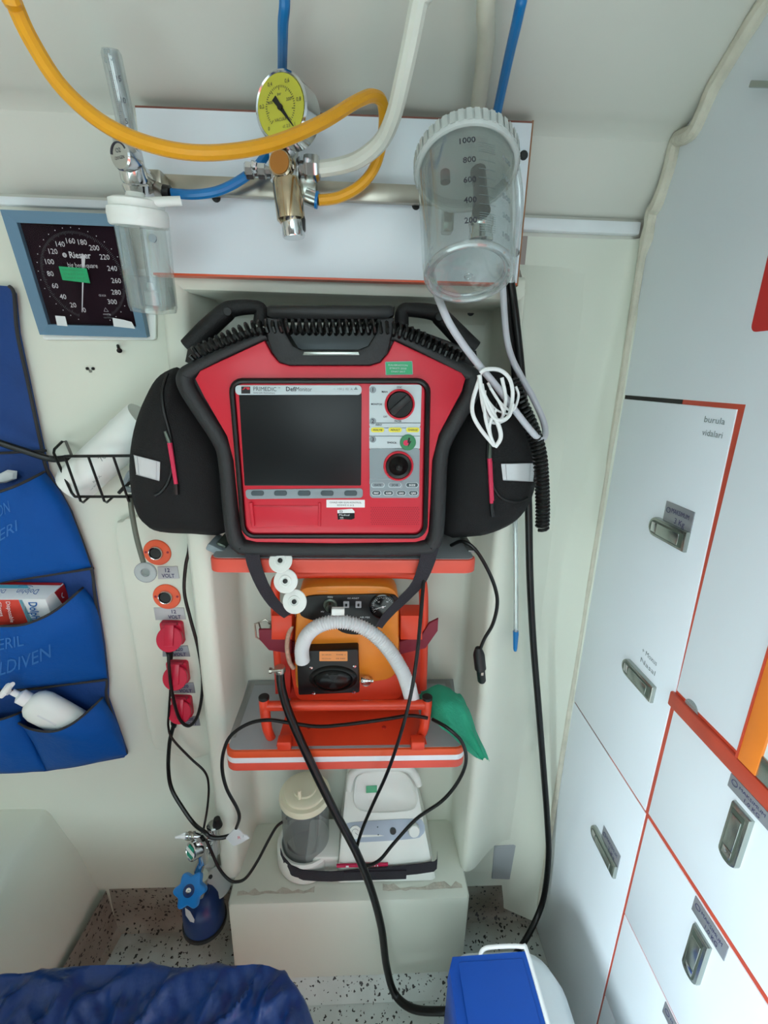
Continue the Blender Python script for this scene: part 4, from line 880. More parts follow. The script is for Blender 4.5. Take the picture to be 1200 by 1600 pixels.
for px, py in ((483, 1137), (600, 1137)): c = UZ(px, py, ZL + 0.006); b.lathe([(0.004, 0), (0.004, 0.0015), (0, 0.0022)], c, ZA, 'dock_dark', 12)
b.build('base_plate', dk)
for x0 in (433, 640):
    b = MB(); c = UZ(x0 + 12, 1160, ZL + 0.012); b.box((c.x, c.y, ZL + 0.012), (0.024, 0.020, 0.018), 'dock_red', 0.003); b.build('foot_block', dk)
b = MB(); b.slab(up([(404, 984), (430, 984), (455, 1001), (455, 1022), (420, 1016), (405, 999)], .738), (0, 0.005, 0), 'maroon', 0.001); b.slab(up([(624, 1003), (658, 994), (671, 974), (685, 967), (684, 986), (665, 1013), (624, 1023)], .738), (0, 0.005, 0), 'maroon', 0.001); b.slab(up([(440, 1003), (640, 1003), (640, 1020), (440, 1020)], .7685), (0, 0.003, 0), 'maroon'); b.build('retaining_strap', dk)
b = MB(); b.tube(up([(398, 975), (415, 968), (424, 975), (421, 990), (412, 1003), (400, 995)], .765), 0.0018, 'steel', 8, False, closed=True); b.tube(up([(404, 972), (411, 995)], .764), 0.0015, 'steel', 6, False)
for px, py in ((422, 972), (421, 985)): c = U(px, py, .757); b.cyl(c, c + V((0, -0.004, 0)), 0.003, 'steel', 10)
b.build('buckle', dk)

vt = thing('ventilator', 'orange transport ventilator with black control panel and white corrugated hose', 'ventilator', tuple(U(545, 1085, .73)))
YV = 0.722
case = poly_smooth([(468, 925), (478, 918), (500, 916), (545, 915), (595, 916), (613, 920), (622, 932), (624, 960), (624, 1010), (622, 1045), (612, 1060), (590, 1066), (540, 1070), (490, 1080), (466, 1080), (461, 1060), (460, 1000), (463, 950)], 2)
b = MB(); b.slab(up(case, YV), (0, 0.045, 0), 'orange_case', 0.006)
for x0 in (493, 572): p = U(x0 + 11, 924, YV - 0.0004); b.box(p, (0.019, 0.0008, 0.0016), 'label_orange')
b.build('case', vt)
b = MB(); b.slab(up(poly_smooth([(474, 936), (490, 931), (540, 930), (606, 929), (620, 934), (624, 944), (612, 960), (596, 974), (580, 988), (556, 992), (534, 988), (516, 976), (490, 970), (470, 962), (468, 946)], 3), YV - 0.004), (0, 0.006, 0), 'black', 0.001)
cp = b.build('control_panel', vt)
def vtx(bl, s_, px, py, h, m='white_print', w_=None): k = mpp(px, py, YV); bl.text(s_, U(px, py, YV - 0.0045), XA, ZA, h * k, m, 'C', w_ * k if w_ else None)
b = MB()
for px in (541, 560): b.slab(rqr(px - 4.5, 940, px + 4.5, 950, YV - 0.0055, 1), (0, 0.002, 0), 'plate_light', 0.0003); vtx(b, 'I', px, 948, 0.1); b.box(U(px, 945.5, YV - 0.0062), (0.0035, 0.002, 0.005), 'black', 0.0005)
vtx(b, 'O2 ASSIST', 552, 936, 2.6, w_=18); vtx(b, 'AIR MIX', 570, 966, 3, w_=16); vtx(b, 'FREQ', 516, 934, 2.4); vtx(b, 'MV', 504, 957, 2.6); b.build('switch', cp)
b = MB(); c = U(516, 945, YV - 0.004); k = mpp(516, 945, YV); b.lathe([(11 * k, 0), (10.5 * k, 0.002), (8 * k, 0.003), (7 * k, 0.012), (6 * k, 0.014), (0, 0.014)], c, -YA, 'latch_dark', 24); b.box(c + V((0, -0.014, 0.002)), (0.004, 0.010, 0.016), 'black', 0.001); b.build('dial_knob', cp)
b = MB(); c = U(598, 946, YV - 0.004); b.lathe([(21 * k, 0.0), (21 * k, 0.005), (19 * k, 0.006), (18.4 * k, 0.0045), (0, 0.0045)], c, -YA, 'black_gloss', 36); 
q = c + V((0, -0.0048, 0))
for i in range(25):
    a = math.radians(215 - 250 * i / 24); d = V((math.cos(a), 0, math.sin(a))); s_ = V((-math.sin(a), 0, math.cos(a))) * 0.00022; r0 = (13.5 if i % 4 == 0 else 15) * k; b.quad([q + d * r0 - s_, q + d * 16.8 * k - s_, q + d * 16.8 * k + s_, q + d * r0 + s_], 'white_print')
for i, s_ in enumerate(('0', '20', '40', '60')): a = math.radians(205 - 230 * i / 3); b.text(s_, q + V((math.cos(a), 0, math.sin(a))) * 10.5 * k - ZA * 0.001, XA, ZA, 0.0026, 'white_print')
d = V((math.cos(3.46), 0, math.sin(3.46))); s_ = V((-d.z, 0, d.x)) * 0.0006; q = q + V((0, -0.0004, 0)); b.quad([q - d * 5 * k - s_, q + d * 15 * k - s_ * .4, q + d * 15 * k + s_ * .4, q - d * 5 * k + s_], 'white'); b.cyl(q, q + V((0, -0.001, 0)), 0.0022, 'white', 10); b.build('pressure_gauge', cp)
# pump block with round bellows cap
YB = 0.700
b = MB(); b.slab(rq(((463, 1018), (560, 1015), (562, 1083), (466, 1087)), YB, 3), (0, 0.032, 0), 'black', 0.003); pb = b.build('pump_block', vt)
b = MB(); c = U(521, 1060, YB); k = mpp(521, 1060, YB); b.lathe([(38 * k, 0.0), (35 * k, 0.004), (31 * k, 0.006), (29 * k, 0.003), (27 * k, 0.006), (20 * k, 0.010), (0, 0.0105)], c, -YA, 'rubber', 40, e=0.62, ref=XA); b.build('bellows_cap', pb)
b = MB(); b.slab(rqr(499, 1018, 543, 1033, YB - 0.0008, 1), (0, 0.0008, 0), 'label_orange')
for i in range(4): b.text(('SN 1604-221', 'O2 2,7-6 bar', 'TYPE 1', 'CE 0482')[i], U(503 + 22 * (i // 2), 1024 + 6 * (i % 2), YB - 0.001), XA, ZA, 0.0022, 'ink', 'L', wmax=0.016)
b.build('rating_label', pb)
for px, py in ((486, 1043), (554, 1041), (490, 1083), (553, 1081)): b = MB(); c = U(px, py, YB); b.lathe([(0.0032, 0), (0.0030, 0.0014), (0, 0.0022)], c, -YA, 'chrome', 12); b.build('screw', pb)
b = MB(); b.lathe([(0.005, 0), (0.0062, 0.002), (0.0062, 0.007), (0.0045, 0.008), (0.0045, 0.012), (0.003, 0.013), (0.003, 0.019), (0.0036, 0.020), (0.0036, 0.022)], U(564, 1063, 0.706), XA - ZA * 0.05, 'chrome', 16); b.lathe([(0.008, 0), (0.0085, 0.008)], U(572, 1062, 0.712), YA * -1, 'chrome', 16); b.build('gas_port', vt)
def corrugated(par, pts, Y, r, m, nm, pitch=0.0046, dr=0.0014):
    P = up(pts, Y); b0 = MB(); Q = b0.tube(P, 0.001, m, 3, True, 40); L_ = 0; rr_ = []; Q2 = []; acc = 0; last = Q[0]; i = 0
    res = [Q[0]]; need = pitch / 2; prev = Q[0]
    for q in Q[1:]:
        while (q - prev).length >= need:
            prev = prev + (q - prev).normalized() * need; res.append(prev.copy())
    b_ = MB(); b_.tube(res, [r + (dr if i % 2 else -dr) for i in range(len(res))], m, 16, False); return b_.build(nm, par, sharp=80)
corrugated(vt, [(473, 1034, .695), (472, 1012, .69), (482, 990, .685), (505, 975, .682), (540, 972, .68), (575, 985, .678), (605, 1012, .676), (628, 1048, .675), (638, 1075, .68), (642, 1090, .69)], .68, 0.0112, 'corr', 'corrugated_hose')
b = MB(); b.cyl(U(640, 1070, .678), U(645, 1092, .684), 0.0115, 'corr', 18, 0.001); b.build('hose_cuff', vt)
b = MB(); b.box(U(631, 1067, .672), (0.006, 0.006, 0.018), 'plastic_white', 0.001); b.build('cuff_tab', vt)
b = MB(); b.slab(rqr(518, 952, 538, 962, .664, 1), (0, 0.008, 0), 'plastic_white', 0.001); b.build('hose_clip', vt)
corrugated(vt, [(456, 978, .72), (450, 995, .715), (449, 1015, .712), (453, 1035, .71), (460, 1045, .71)], .7, 0.0040, 'braid', 'sensing_hose', 0.0022, 0.0004)

# three white paper rolls on the strap
for lab, px, py, Y, rx, ry in (('round white spool with black hub, topmost of the three beside the strap', 438, 876, .634, 19, 13), ('round white spool with black hub, middle one of the three beside the strap', 446, 908, .630, 19.5, 17), ('round white spool with black hub, lowest of the three against the ventilator', 460, 940, .628, 19.5, 17)):
    t = thing('white_spool', lab, 'spool', tuple(U(px + 6, py + 14, Y + 0.02)), 'white spools beside the carry strap')
    ax_ = V((-0.12, -0.80, 0.50 if ry < 15 else 0.30)).normalized(); c = U(px, py, Y); k = mpp(px, py, Y)
    b = MB(); R1 = rx * k; b.lathe([(0.0, -0.024), (0.010, -0.024), (0.011, -0.004), (R1 - 0.001, -0.0025), (R1, -0.001), (R1 - 0.001, 0.0), (0.0095, 0.0006), (0.0085, 0.0016), (0.0060, 0.0016), (0.0055, 0.0006), (0.0, 0.0006)], c, ax_, 'plastic_white', 36); b.build('flange', t)
    b = MB(); b.lathe([(0.0036, 0.0004), (0.0036, 0.0022), (0.0, 0.0026)], c, ax_, 'black', 16); b.build('hub', t)

# black supply hose, clamp
b = MB(); b.tube(up([(437, 1045, .66), (440, 1075, .655), (452, 1115, .645), (480, 1180, .632), (520, 1262, .622), (556, 1330, .615), (580, 1390, .612), (596, 1450, .612), (604, 1510, .612), (617, 1553, .60), (645, 1576, .575), (690, 1580, .56), (720, 1576, .56)], .6), 0.0072, 'rubber', 12)
bh = tag(b.build('gas_hose'), 'thick black rubber hose running from the dock down over the plinth to the floor', 'hose')
b = MB(); b.lathe([(0.0085, 0), (0.009, 0.002), (0.009, 0.008), (0.0085, 0.010)], U(437, 1042, .66), V((0.05, 0, -1)), 'steel', 18); b.cyl(U(422, 1048, .65), U(440, 1047, .652), 0.0028, 'steel', 10); b.cyl(U(421, 1048, .65), U(425, 1048, .65), 0.0048, 'steel', 8); b.build('hose_clamp', bh)
# green cloth bag
gp = [[(656, 1088, .70), (680, 1076, .70), (700, 1078, .70), (716, 1088, .70), (724, 1092, .70)], [(668, 1102, .69), (686, 1092, .675), (704, 1092, .672), (722, 1098, .678), (730, 1104, .69)], [(672, 1118, .68), (694, 1112, .655), (712, 1110, .658), (728, 1116, .66), (738, 1122, .672)], [(690, 1134, .66), (708, 1134, .635), (722, 1136, .642), (738, 1142, .64), (746, 1148, .655)], [(716, 1158, .642), (728, 1158, .622), (736, 1160, .63), (748, 1162, .628), (755, 1166, .645)], [(744, 1182, .64), (750, 1182, .632), (754, 1184, .634), (760, 1184, .634), (764, 1186, .64)]]
rows = [up(poly_smooth(r_, 4, False), 0) for r_ in gp]; cols = len(rows[0]); fine = []
cc = [poly_smooth([tuple(rows[i][j]) for i in range(6)], 4, False) for j in range(cols)]
for i in range(len(cc[0])): fine.append([V(cc[j][i]) + V((0, 0.007 * abs(noise.noise(V((j * 0.33, i * 0.07, 3.3)))) * 2 - 0.007 + 0.004 * noise.noise(V(cc[j][i]) * 60), 0.003 * noise.noise(V(cc[j][i]) * 80))) for j in range(cols)])
b = MB(); b.grid(fine, 'cloth_green', 0.012); tag(b.build('green_cloth', sharp=70), 'crumpled green cloth hanging off the right end of the lower shelf', 'cloth')

# ================================================================== SUCTION PUMP
sp = thing('suction_pump', 'white portable suction pump with handle and cream lidded jar standing on the plinth', 'pump', (0.0, 0.69, 0.247))
Z0 = 0.247
prof = [(0.700, Z0 + 0.002), (0.696, Z0 + 0.006), (0.696, 0.262), (0.700, 0.300), (0.703, 0.306), (0.722, 0.345), (0.730, 0.352), (0.752, 0.378), (0.80, 0.447), (0.812, 0.456), (0.824, 0.448), (0.828, Z0 + 0.002)]
def xw(z, y):     # half widths narrow upward
    t = (z - Z0) / 0.19; return -0.050 + 0.020 * t, 0.166 - 0.045 * t
rows = []
for y, z in prof:
    a, c = xw(z, y); rows.append([V((a + 0.004, y + 0.004, z)), V((a + 0.012, y, z)), V((c - 0.012, y, z)), V((c - 0.004, y + 0.004, z))])
b = MB(); b.grid(rows, 'suction_white')
for side in (0, 3): b.quad([r_[side] for r_ in rows], 'suction_white')
b.build('housing', sp, sharp=40)
def sp_pt(px, py):      # point on the sloping faces of the housing
    r_ = ray(px, py)
    for (y0, z0), (y1, z1) in zip(prof[2:10], prof[3:11]):
        n_ = V((0, z1 - z0, -(y1 - y0))); d = r_.dot(n_)
        if abs(d) < 1e-9: continue
        t = (V((0, y0, z0)) - CAMP).dot(n_) / d; p = CAMP + r_ * t
        if min(y0, y1) - 1e-4 <= p.y <= max(y0, y1) + 1e-4: return p + V((0, -0.0012, 0.0010))
    return U(px, py, 0.74)
b = MB(); lift = V((0, -0.0015, 0.0012))
pts = [(561 + 0, 0)]
pan_ = poly_smooth([(535, 1300), (538, 1290), (548, 1285), (600, 1281), (650, 1279), (661, 1284), (664, 1297), (658, 1306), (648, 1310), (600, 1314), (550, 1316), (540, 1312)], 2)
b.slab([sp_pt(*p) for p in pan_], (0, 0.0022, -0.0018), 'suction_grey', 0.0006); fp = b.build('front_panel', sp)
b = MB(); c = sp_pt(555, 1300); nrm = V((0, -0.86, 0.5)); b.lathe([(0.0125, 0), (0.0122, 0.0015), (0, 0.002)], c, nrm, 'suction_white', 24); q = c + nrm * 0.0028; b.tube([q + V((0.007 * math.cos(a), 0, 0)) + V((0, 0.5, 0.86)) * 0.007 * math.sin(a) for a in [0.5 + 3.2 * k / 10 for k in range(11)]], 0.0003, 'ink', 4, False); b.tube([q, q + V((0.006, -0.002, -0.004))], 0.0004, 'ink', 4, False); b.build('vacuum_gauge', fp)
b = MB(); c = sp_pt(614, 1298); b.lathe([(0.0066, 0), (0.0066, 0.002), (0.0045, 0.003), (0.0045, 0.002), (0, 0.002)], c, nrm, 'btn_dark', 20); b.lathe([(0.0055, 0.002), (0.0052, 0.004), (0, 0.0042)], c, nrm, 'black', 18); b.build('switch', fp)
b = MB(); c = sp_pt(646, 1295); b.lathe([(0.0125, 0), (0.0122, 0.010), (0.0105, 0.014), (0, 0.0145)], c, nrm, 'plastic_white', 24); b.build('knob', fp)
b = MB()
for px, py in ((590, 1292), (591, 1304)): c = sp_pt(px, py); b.lathe([(0.0014, 0), (0, 0.001)], c, nrm, 'btn_dark', 8); 
b.build('indicator', fp)
b = MB(); b.bx(-0.045, 0.060, 0.6945, 0.6985, 0.2965, 0.3035, 'suction_pink', 0.0008)
for x_, w_ in ((-0.026, 0.006), (0.012, 0.0018), (0.032, 0.002), (0.0375, 0.002)): b.bx(x_, x_ + w_, 0.6938, 0.695, 0.2985, 0.302, 'white')
b.build('stripe', sp)
# recessed handle opening with green square sticker
opn = poly_smooth([(556, 1228), (560, 1214), (574, 1207), (600, 1205), (624, 1206), (638, 1216), (646, 1232), (650, 1250), (644, 1262), (628, 1266), (596, 1268), (566, 1265), (555, 1252)], 3)
b = MB(); ctr = sp_pt(600, 1238); g_ = []
for sc_, dp in ((1.06, -0.0018), (1.03, -0.003), (1.0, -0.0018), (0.94, 0.0002), (0.0, 0.0005)): g_.append([ctr + (sp_pt(*p) - ctr) * sc_ + V((0, dp, -dp * 0.8)) for p in opn + opn[:1]])
b.grid(g_, 'suction_white'); hr = b.build('handle_recess', sp, sharp=60)
b = MB(); b.slab([sp_pt(*p) + V((0, -0.001, 0.001)) for p in ((572, 1228), (589, 1227), (589, 1238), (572, 1239))], (0, 0.0006, -0.0004), 'sticker_green'); b.build('square_sticker', hr)
b = MB(); b.tube([sp_pt(545, 1236) + V((0, -0.002, 0.002)), sp_pt(549, 1212) + V((0, -0.004, 0.004)), sp_pt(565, 1201) + V((0, -0.005, 0.005)), sp_pt(600, 1198) + V((0, -0.005, 0.005)), sp_pt(634, 1199) + V((0, -0.005, 0.005)), sp_pt(648, 1212) + V((0, -0.004, 0.004)), sp_pt(655, 1228) + V((0, -0.002, 0.002))], [0.006, 0.009, 0.009, 0.009, 0.009, 0.009, 0.006], 'suction_white', 12); b.build('handle', sp)
# jar side: base cup, jar, lid
jc = V((-0.113, 0.757, Z0)); 
b = MB(); b.lathe([(0.060, 0.002), (0.0625, 0.008), (0.0615, 0.048), (0.057, 0.052), (0.052, 0.050), (0.050, 0.012), (0, 0.012)], jc, ZA, 'suction_white', 40); b.bx(-0.11, -0.04, 0.712, 0.80, Z0 + 0.002, 0.303, 'suction_white', 0.006); b.build('jar_cup', sp)
b = MB(); b.lathe([(0.048, 0.014), (0.0485, 0.03), (0.0495, 0.176)], jc, ZA, 'suction_clear', 40); b.build('collection_jar', sp)
b = MB(); b.lathe([(0.050, 0.166), (0.0525, 0.167), (0.0530, 0.176), (0.051, 0.180), (0.043, 0.181), (0.042, 0.185), (0.039, 0.187), (0.024, 0.187), (0.023, 0.191), (0.0, 0.192)], jc, ZA, 'plastic_cream', 40); ld = b.build('jar_lid', sp)
b = MB(); c = jc + V((-0.008, -0.022, 0.186)); b.cyl(c, c + V((0, 0, 0.022)), 0.004, 'plastic_cream', 12, 0.0008); c = jc + V((0.024, 0.016, 0.186)); b.cyl(c, c + V((0, 0, 0.018)), 0.0045, 'plastic_cream', 12, 0.0008); b.build('spigot', ld)
# elastic strap around the front
rows = []
for x_, y_, z_ in [(-0.163, 0.725, 0.300), (-0.155, 0.7125, 0.294), (-0.137, 0.699, 0.286), (-0.113, 0.6935, 0.280), (-0.085, 0.6935, 0.276), (-0.055, 0.6925, 0.275), (-0.030, 0.692, 0.277), (0.0, 0.692, 0.280), (0.05, 0.692, 0.284), (0.12, 0.692, 0.290), (0.155, 0.694, 0.293), (0.162, 0.699, 0.294), (0.164, 0.714, 0.295)]:
    h = 0.0135; rows.append([V((x_, y_, z_ - h)), V((x_, y_ - 0.0006, z_)), V((x_, y_, z_ + h))])
b = MB(); b.grid(rows, 'strap', 0.0018); b.bx(-0.030, 0.098, 0.6885, 0.6925, 0.268, 0.291, 'strap', 0.001); b.build('strap', sp)
# ================================================================== LEFT SIDE OF THE WALL
# blood pressure dial in a square blue frame, leaning out at the top
bpd = thing('pressure_dial', 'square blue framed wall blood pressure gauge with dark round scale and green sticker', 'gauge', tuple(U(145, 525, .775)))
o0 = U(62, 523, .772); ta = math.radians(13); gx = XA.copy(); gy = V((0, -math.sin(ta), math.cos(ta))); gn = V((0, -math.cos(ta), -math.sin(ta)))
S_ = 0.160
def G(u, v, d=0.0): return o0 + gx * (u * S_) + gy * (v * S_) + gn * d
b = MB()
def gbar(u0, v0, u1, v1, iu0, iv0, iu1, iv1):
    b.hexa([G(u0, v0, -0.012), G(u1, v1, -0.012), G(iu1, iv1, -0.016), G(iu0, iv0, -0.016), G(u0, v0, 0.0), G(u1, v1, 0.0), G(iu1, iv1, -0.004), G(iu0, iv0, -0.004)], 'gauge_blue')
i0, i1 = 0.09, 0.91
gbar(0, 0, 1, 0, i0, i0, i1, i0); gbar(1, 0, 1, 1, i1, i0, i1, i1); gbar(1, 1, 0, 1, i1, i1, i0, i1); gbar(0, 1, 0, 0, i0, i1, i0, i0)
b.hexa([G(0, 0, -0.012), G(1, 0, -0.012), G(1, 1, -0.012), G(0, 1, -0.012), G(.03, .03, -0.026), G(.97, .03, -0.026), G(.97, .97, -0.026), G(.03, .97, -0.026)], 'gauge_blue'); b.build('frame', bpd)
b = MB(); b.quad([G(i0 - .01, i0 - .01, -0.0115), G(i1 + .01, i0 - .01, -0.0115), G(i1 + .01, i1 + .01, -0.0115), G(i0 - .01, i1 + .01, -0.0115)], 'dial_dark')
C0 = (0.51, 0.50)
def gp(a, r, d=-0.0110): return G(C0[0] + math.cos(a) * r, C0[1] + math.sin(a) * r, d)
for i in range(151):
    a = math.radians(-112 - 316 * i / 150); r0, r1 = (0.335, 0.365) if i % 5 == 0 else (0.345, 0.365); da = 0.0022
    b.quad([gp(a - da, r0), gp(a - da, r1), gp(a + da, r1), gp(a + da, r0)], 'ink_faint')
for i in range(31):
    a = math.radians(-112 - 316 * i / 30); c = gp(a, 0.39); b.add([c + gx * 0.0007 * math.cos(t) + gy * 0.0007 * math.sin(t) for t in [2 * PI * k / 6 for k in range(6)]], [tuple(range(6))], 'white_print')
for i in range(16):
    a = math.radians(-104 - 300 * i / 15); c = gp(a, 0.288); b.text(str(i * 20), c - gy * 0.003, gx, gy, 0.0066, 'white_print', bold=False)
b.text('Riester', G(0.53, 0.655, -0.011), gx, gy, 0.0078, 'white_print', wmax=0.030, bold=True); c = G(0.395, 0.675, -0.011)
for r_ in (0.0026, 0.0013): b.tube([c + gx * r_ * math.cos(t) + gy * r_ * math.sin(t) for t in [2 * PI * k / 10 for k in range(10)]], 0.0005, 'white_print', 4, False, closed=True)
b.text('big ben square', G(0.53, 0.58, -0.011), gx, gy, 0.006, 'white_print', wmax=0.042)
b.text('CE 0124', G(0.64, 0.345, -0.011), gx, gy, 0.0026, 'white_print', wmax=0.010); b.text('mmHg', G(0.64, 0.185, -0.011), gx, gy, 0.0022, 'white_print', wmax=0.011); b.text('Germany', G(0.65, 0.155, -0.011), gx, gy, 0.0018, 'ink_faint', wmax=0.015)
b.tube([G(0.64 + dx, 0.215 + dy, -0.011) for dx, dy in ((-0.02, 0), (0.02, 0), (0, 0.032))], 0.0004, 'white_print', 4, False, closed=True); dial = b.build('dial_face', bpd)
b = MB()
def nd(a, r0, r1, w0, w1, d):
    s_ = 1.0; p, q = gp(a, r0, d), gp(a, r1, d); n_ = gx * -math.sin(a) + gy * math.cos(a); b.quad([p - n_ * w0, q - n_ * w1, q + n_ * w1, p + n_ * w0], 'white_print')
nd(math.radians(-107), 0.0, 0.31, 0.0011, 0.0005, -0.0095); nd(math.radians(73), 0.0, 0.19, 0.0012, 0.0028, -0.0095); b.build('needle', bpd)
b = MB(); b.quad([G(i0, i0, -0.006), G(i1, i0, -0.006), G(i1, i1, -0.006), G(i0, i1, -0.006)], 'gauge_glass'); b.build('glass', bpd)
b = MB(); b.hexa([G(0.335, 0.475, -0.0055), G(0.575, 0.455, -0.0055), G(0.575, 0.575, -0.0055), G(0.335, 0.585, -0.0055)] + [G(0.335, 0.475, -0.0059), G(0.575, 0.455, -0.0059), G(0.575, 0.575, -0.0059), G(0.335, 0.585, -0.0059)], 'sticker_green')
for i in range(3): b.text(('KALIBRASYON', 'ETIKETI', 'ONAY'), V(), gx, gy, 0.1, 'ink') if False else b.text(('KALIBRASYON', 'ETIKETI 2020', 'ONAY 0417')[i], G(0.45, 0.55 - 0.032 * i, -0.0053), gx, gy, 0.0026, 'green', wmax=0.028)
b.build('green_sticker', bpd)
b = MB()
b.quad([G(0.175, 0.085, -0.0035), G(0.27, 0.08, -0.0035), G(0.265, 0.165, -0.0055), G(0.175, 0.17, -0.0055)], 'tape'); b.quad([G(0.70, 0.09, -0.0035), G(0.90, 0.075, -0.0025), G(0.88, 0.135, -0.0025), G(0.80, 0.15, -0.0055), G(0.70, 0.165, -0.0055)], 'tape'); b.build('tape', bpd)
b = MB(); b.slab(rqr(66, 420, 243, 531, .783, 5), (0, 0.006, 0), 'plastic_white', 0.001); tag(b.build('backing_plate'), 'pale flat backing plate behind the square blue gauge', 'plate')
# screw left sticking out, and three plugs
b = MB(); c0 = U(184, 540, .789); c1 = U(187, 549, .772); d = (c1 - c0).normalized(); b.lathe([(0.0022, 0), (0.0022, 0.010), (0.0016, 0.011), (0.0022, 0.012), (0.0016, 0.013), (0.0022, 0.014), (0.0016, 0.015), (0.0016, 0.017), (0.004, 0.019), (0, 0.0195)], c0, d, 'rubber', 12); tag(b.build('wall_screw'), 'dark screw sticking out of the wall under the blue gauge', 'screw')
b = MB()
for px, py, m_ in ((137, 576, 'rubber'), (146, 576, 'rubber'), (142, 580, 'latch')): c = U(px, py, .7898); b.lathe([(0.0024, 0), (0.0024, 0.002), (0.0012, 0.003), (0, 0.003)], c, -YA, m_, 10)
tag(b.build('wall_plug'), 'cluster of three small wall plugs below the blue gauge', 'plug')

# wire basket and roll inside
bk = thing('wire_basket', 'small black wire basket on the wall beside the left pouch', 'basket', tuple(U(160, 780, .72)))
Yf, Yb = .700, .782
def rod(bl, pts, Y, r=0.0022): bl.tube(up(pts, Y), r, 'cable', 8, False)
b = MB(); rod(b, [(101, 713, Yf), (215, 712, Yf)], Yf); rod(b, [(117, 776, Yf + .01), (215, 776, Yf + .01)], Yf); b.build('front_rail', bk)
for x0, x1 in ((101, 128), (138, 165), (177, 203)):
    b = MB(); rod(b, [(x0, 713, Yf), (x1 - 2, 783, Yf + .006), (x1 + 2, 785, Yf + .016), (x1 + 11, 777, Yf + .035)], Yf, 0.0019); b.build('rib', bk)
b = MB(); rod(b, [(101, 713, Yf), (112, 712, Yf + 0.02), (103, 690, Yb), (97, 690, Yb), (85, 702, Yb - .03), (84, 708, Yb - .035), (112, 770, Yf + .01), (117, 776, Yf + .012)], Yf, 0.0021); rod(b, [(115, 716, Yb), (215, 715, Yb)], Yb); b.build('side_loop', bk)
b = MB(); b.tube(up([(-40, 680, .74), (0, 692, .745), (40, 705, .755), (80, 717, .765), (108, 715, .765)], .75), 0.0052, 'rubber', 10); tag(b.build('rubber_tube'), 'black rubber tube crossing the blue organiser to the wire basket', 'tube')
p0, p1 = U(122, 752, .750), U(224, 657, .750); ax2 = (p1 - p0).normalized(); RL = (p1 - p0).length
rl = thing('white_bottle', 'white plastic bottle lying tilted in the wire basket', 'bottle', tuple(p0))
b = MB(); b.lathe([(0.0, -0.020), (0.018, -0.019), (0.027, -0.014), (0.0305, -0.004), (0.031, 0.012), (0.031, RL * 0.72), (0.032, RL * 0.76), (0.031, RL * 0.80), (0.031, RL), (0.030, RL + 0.004), (0, RL + 0.004)], p0, ax2, 'plastic_white', 32); b.build('body', rl)
b = MB(); f2 = ax2.cross(XA).normalized(); f2 = V((0, -1, 0)); f2 = (f2 - ax2 * f2.dot(ax2)).normalized(); s2 = ax2.cross(f2)
def rp_(a, h): return p0 + ax2 * h + (f2 * math.cos(a) + s2 * math.sin(a)) * 0.0314
for st, a0, h0, hh in (('70', 0.30, 0.100, 0.008), ('ALKOL', 0.80, 0.060, 0.004), ('Lot 2019', 1.0, 0.045, 0.003)):
    b.text(st, V(), XA, ZA, hh, 'ink_faint', 'L', fn=lambda x, y, a0=a0, h0=h0: rp_(a0 + (-y) / 0.0328, h0 - 0.03 + x))
b.build('label_print', rl)
# stethoscope like ring hanging on a strap from the basket
b = MB(); b.tube(up([(203, 772, .715), (206, 800, .71), (213, 838, .708), (221, 868, .708), (226, 884, .708)], .71), 0.0040, 'olive_strap', 10)
st_ = tag(b.build('hanging_strap'), 'olive grey strap hanging from the basket with a clear ring on its end', 'strap')
b = MB(); c = U(229, 893, .708); k = mpp(229, 893, .708); b.lathe([(7 * k, 0), (16.5 * k, 0), (17 * k, 0.001), (17 * k, 0.004), (16 * k, 0.005), (8 * k, 0.005), (7 * k, 0.004), (7 * k, 0)], c, -YA, 'ring_clear', 30)
for rr_ in (16.8, 7.4): b.tube([c + V((rr_ * k * math.cos(2 * PI * i / 24), -0.0045, rr_ * k * math.sin(2 * PI * i / 24))) for i in range(24)], 0.0007, 'plate', 5, False, closed=True)
b.build('clear_ring', st_)
b = MB(); b.tube(up([(196, 760, .728), (202, 742, .722), (208, 738, .718), (212, 748, .716), (207, 765, .718)], .72), 0.0046, 'grey_panel', 10, True, 6, closed=True); b.tube(up([(186, 770, .73), (200, 756, .725), (214, 752, .72)], .72), 0.003, 'rubber', 8); tag(b.build('tube_loop'), 'grey tubing loop stuffed in the right end of the wire basket', 'tube')

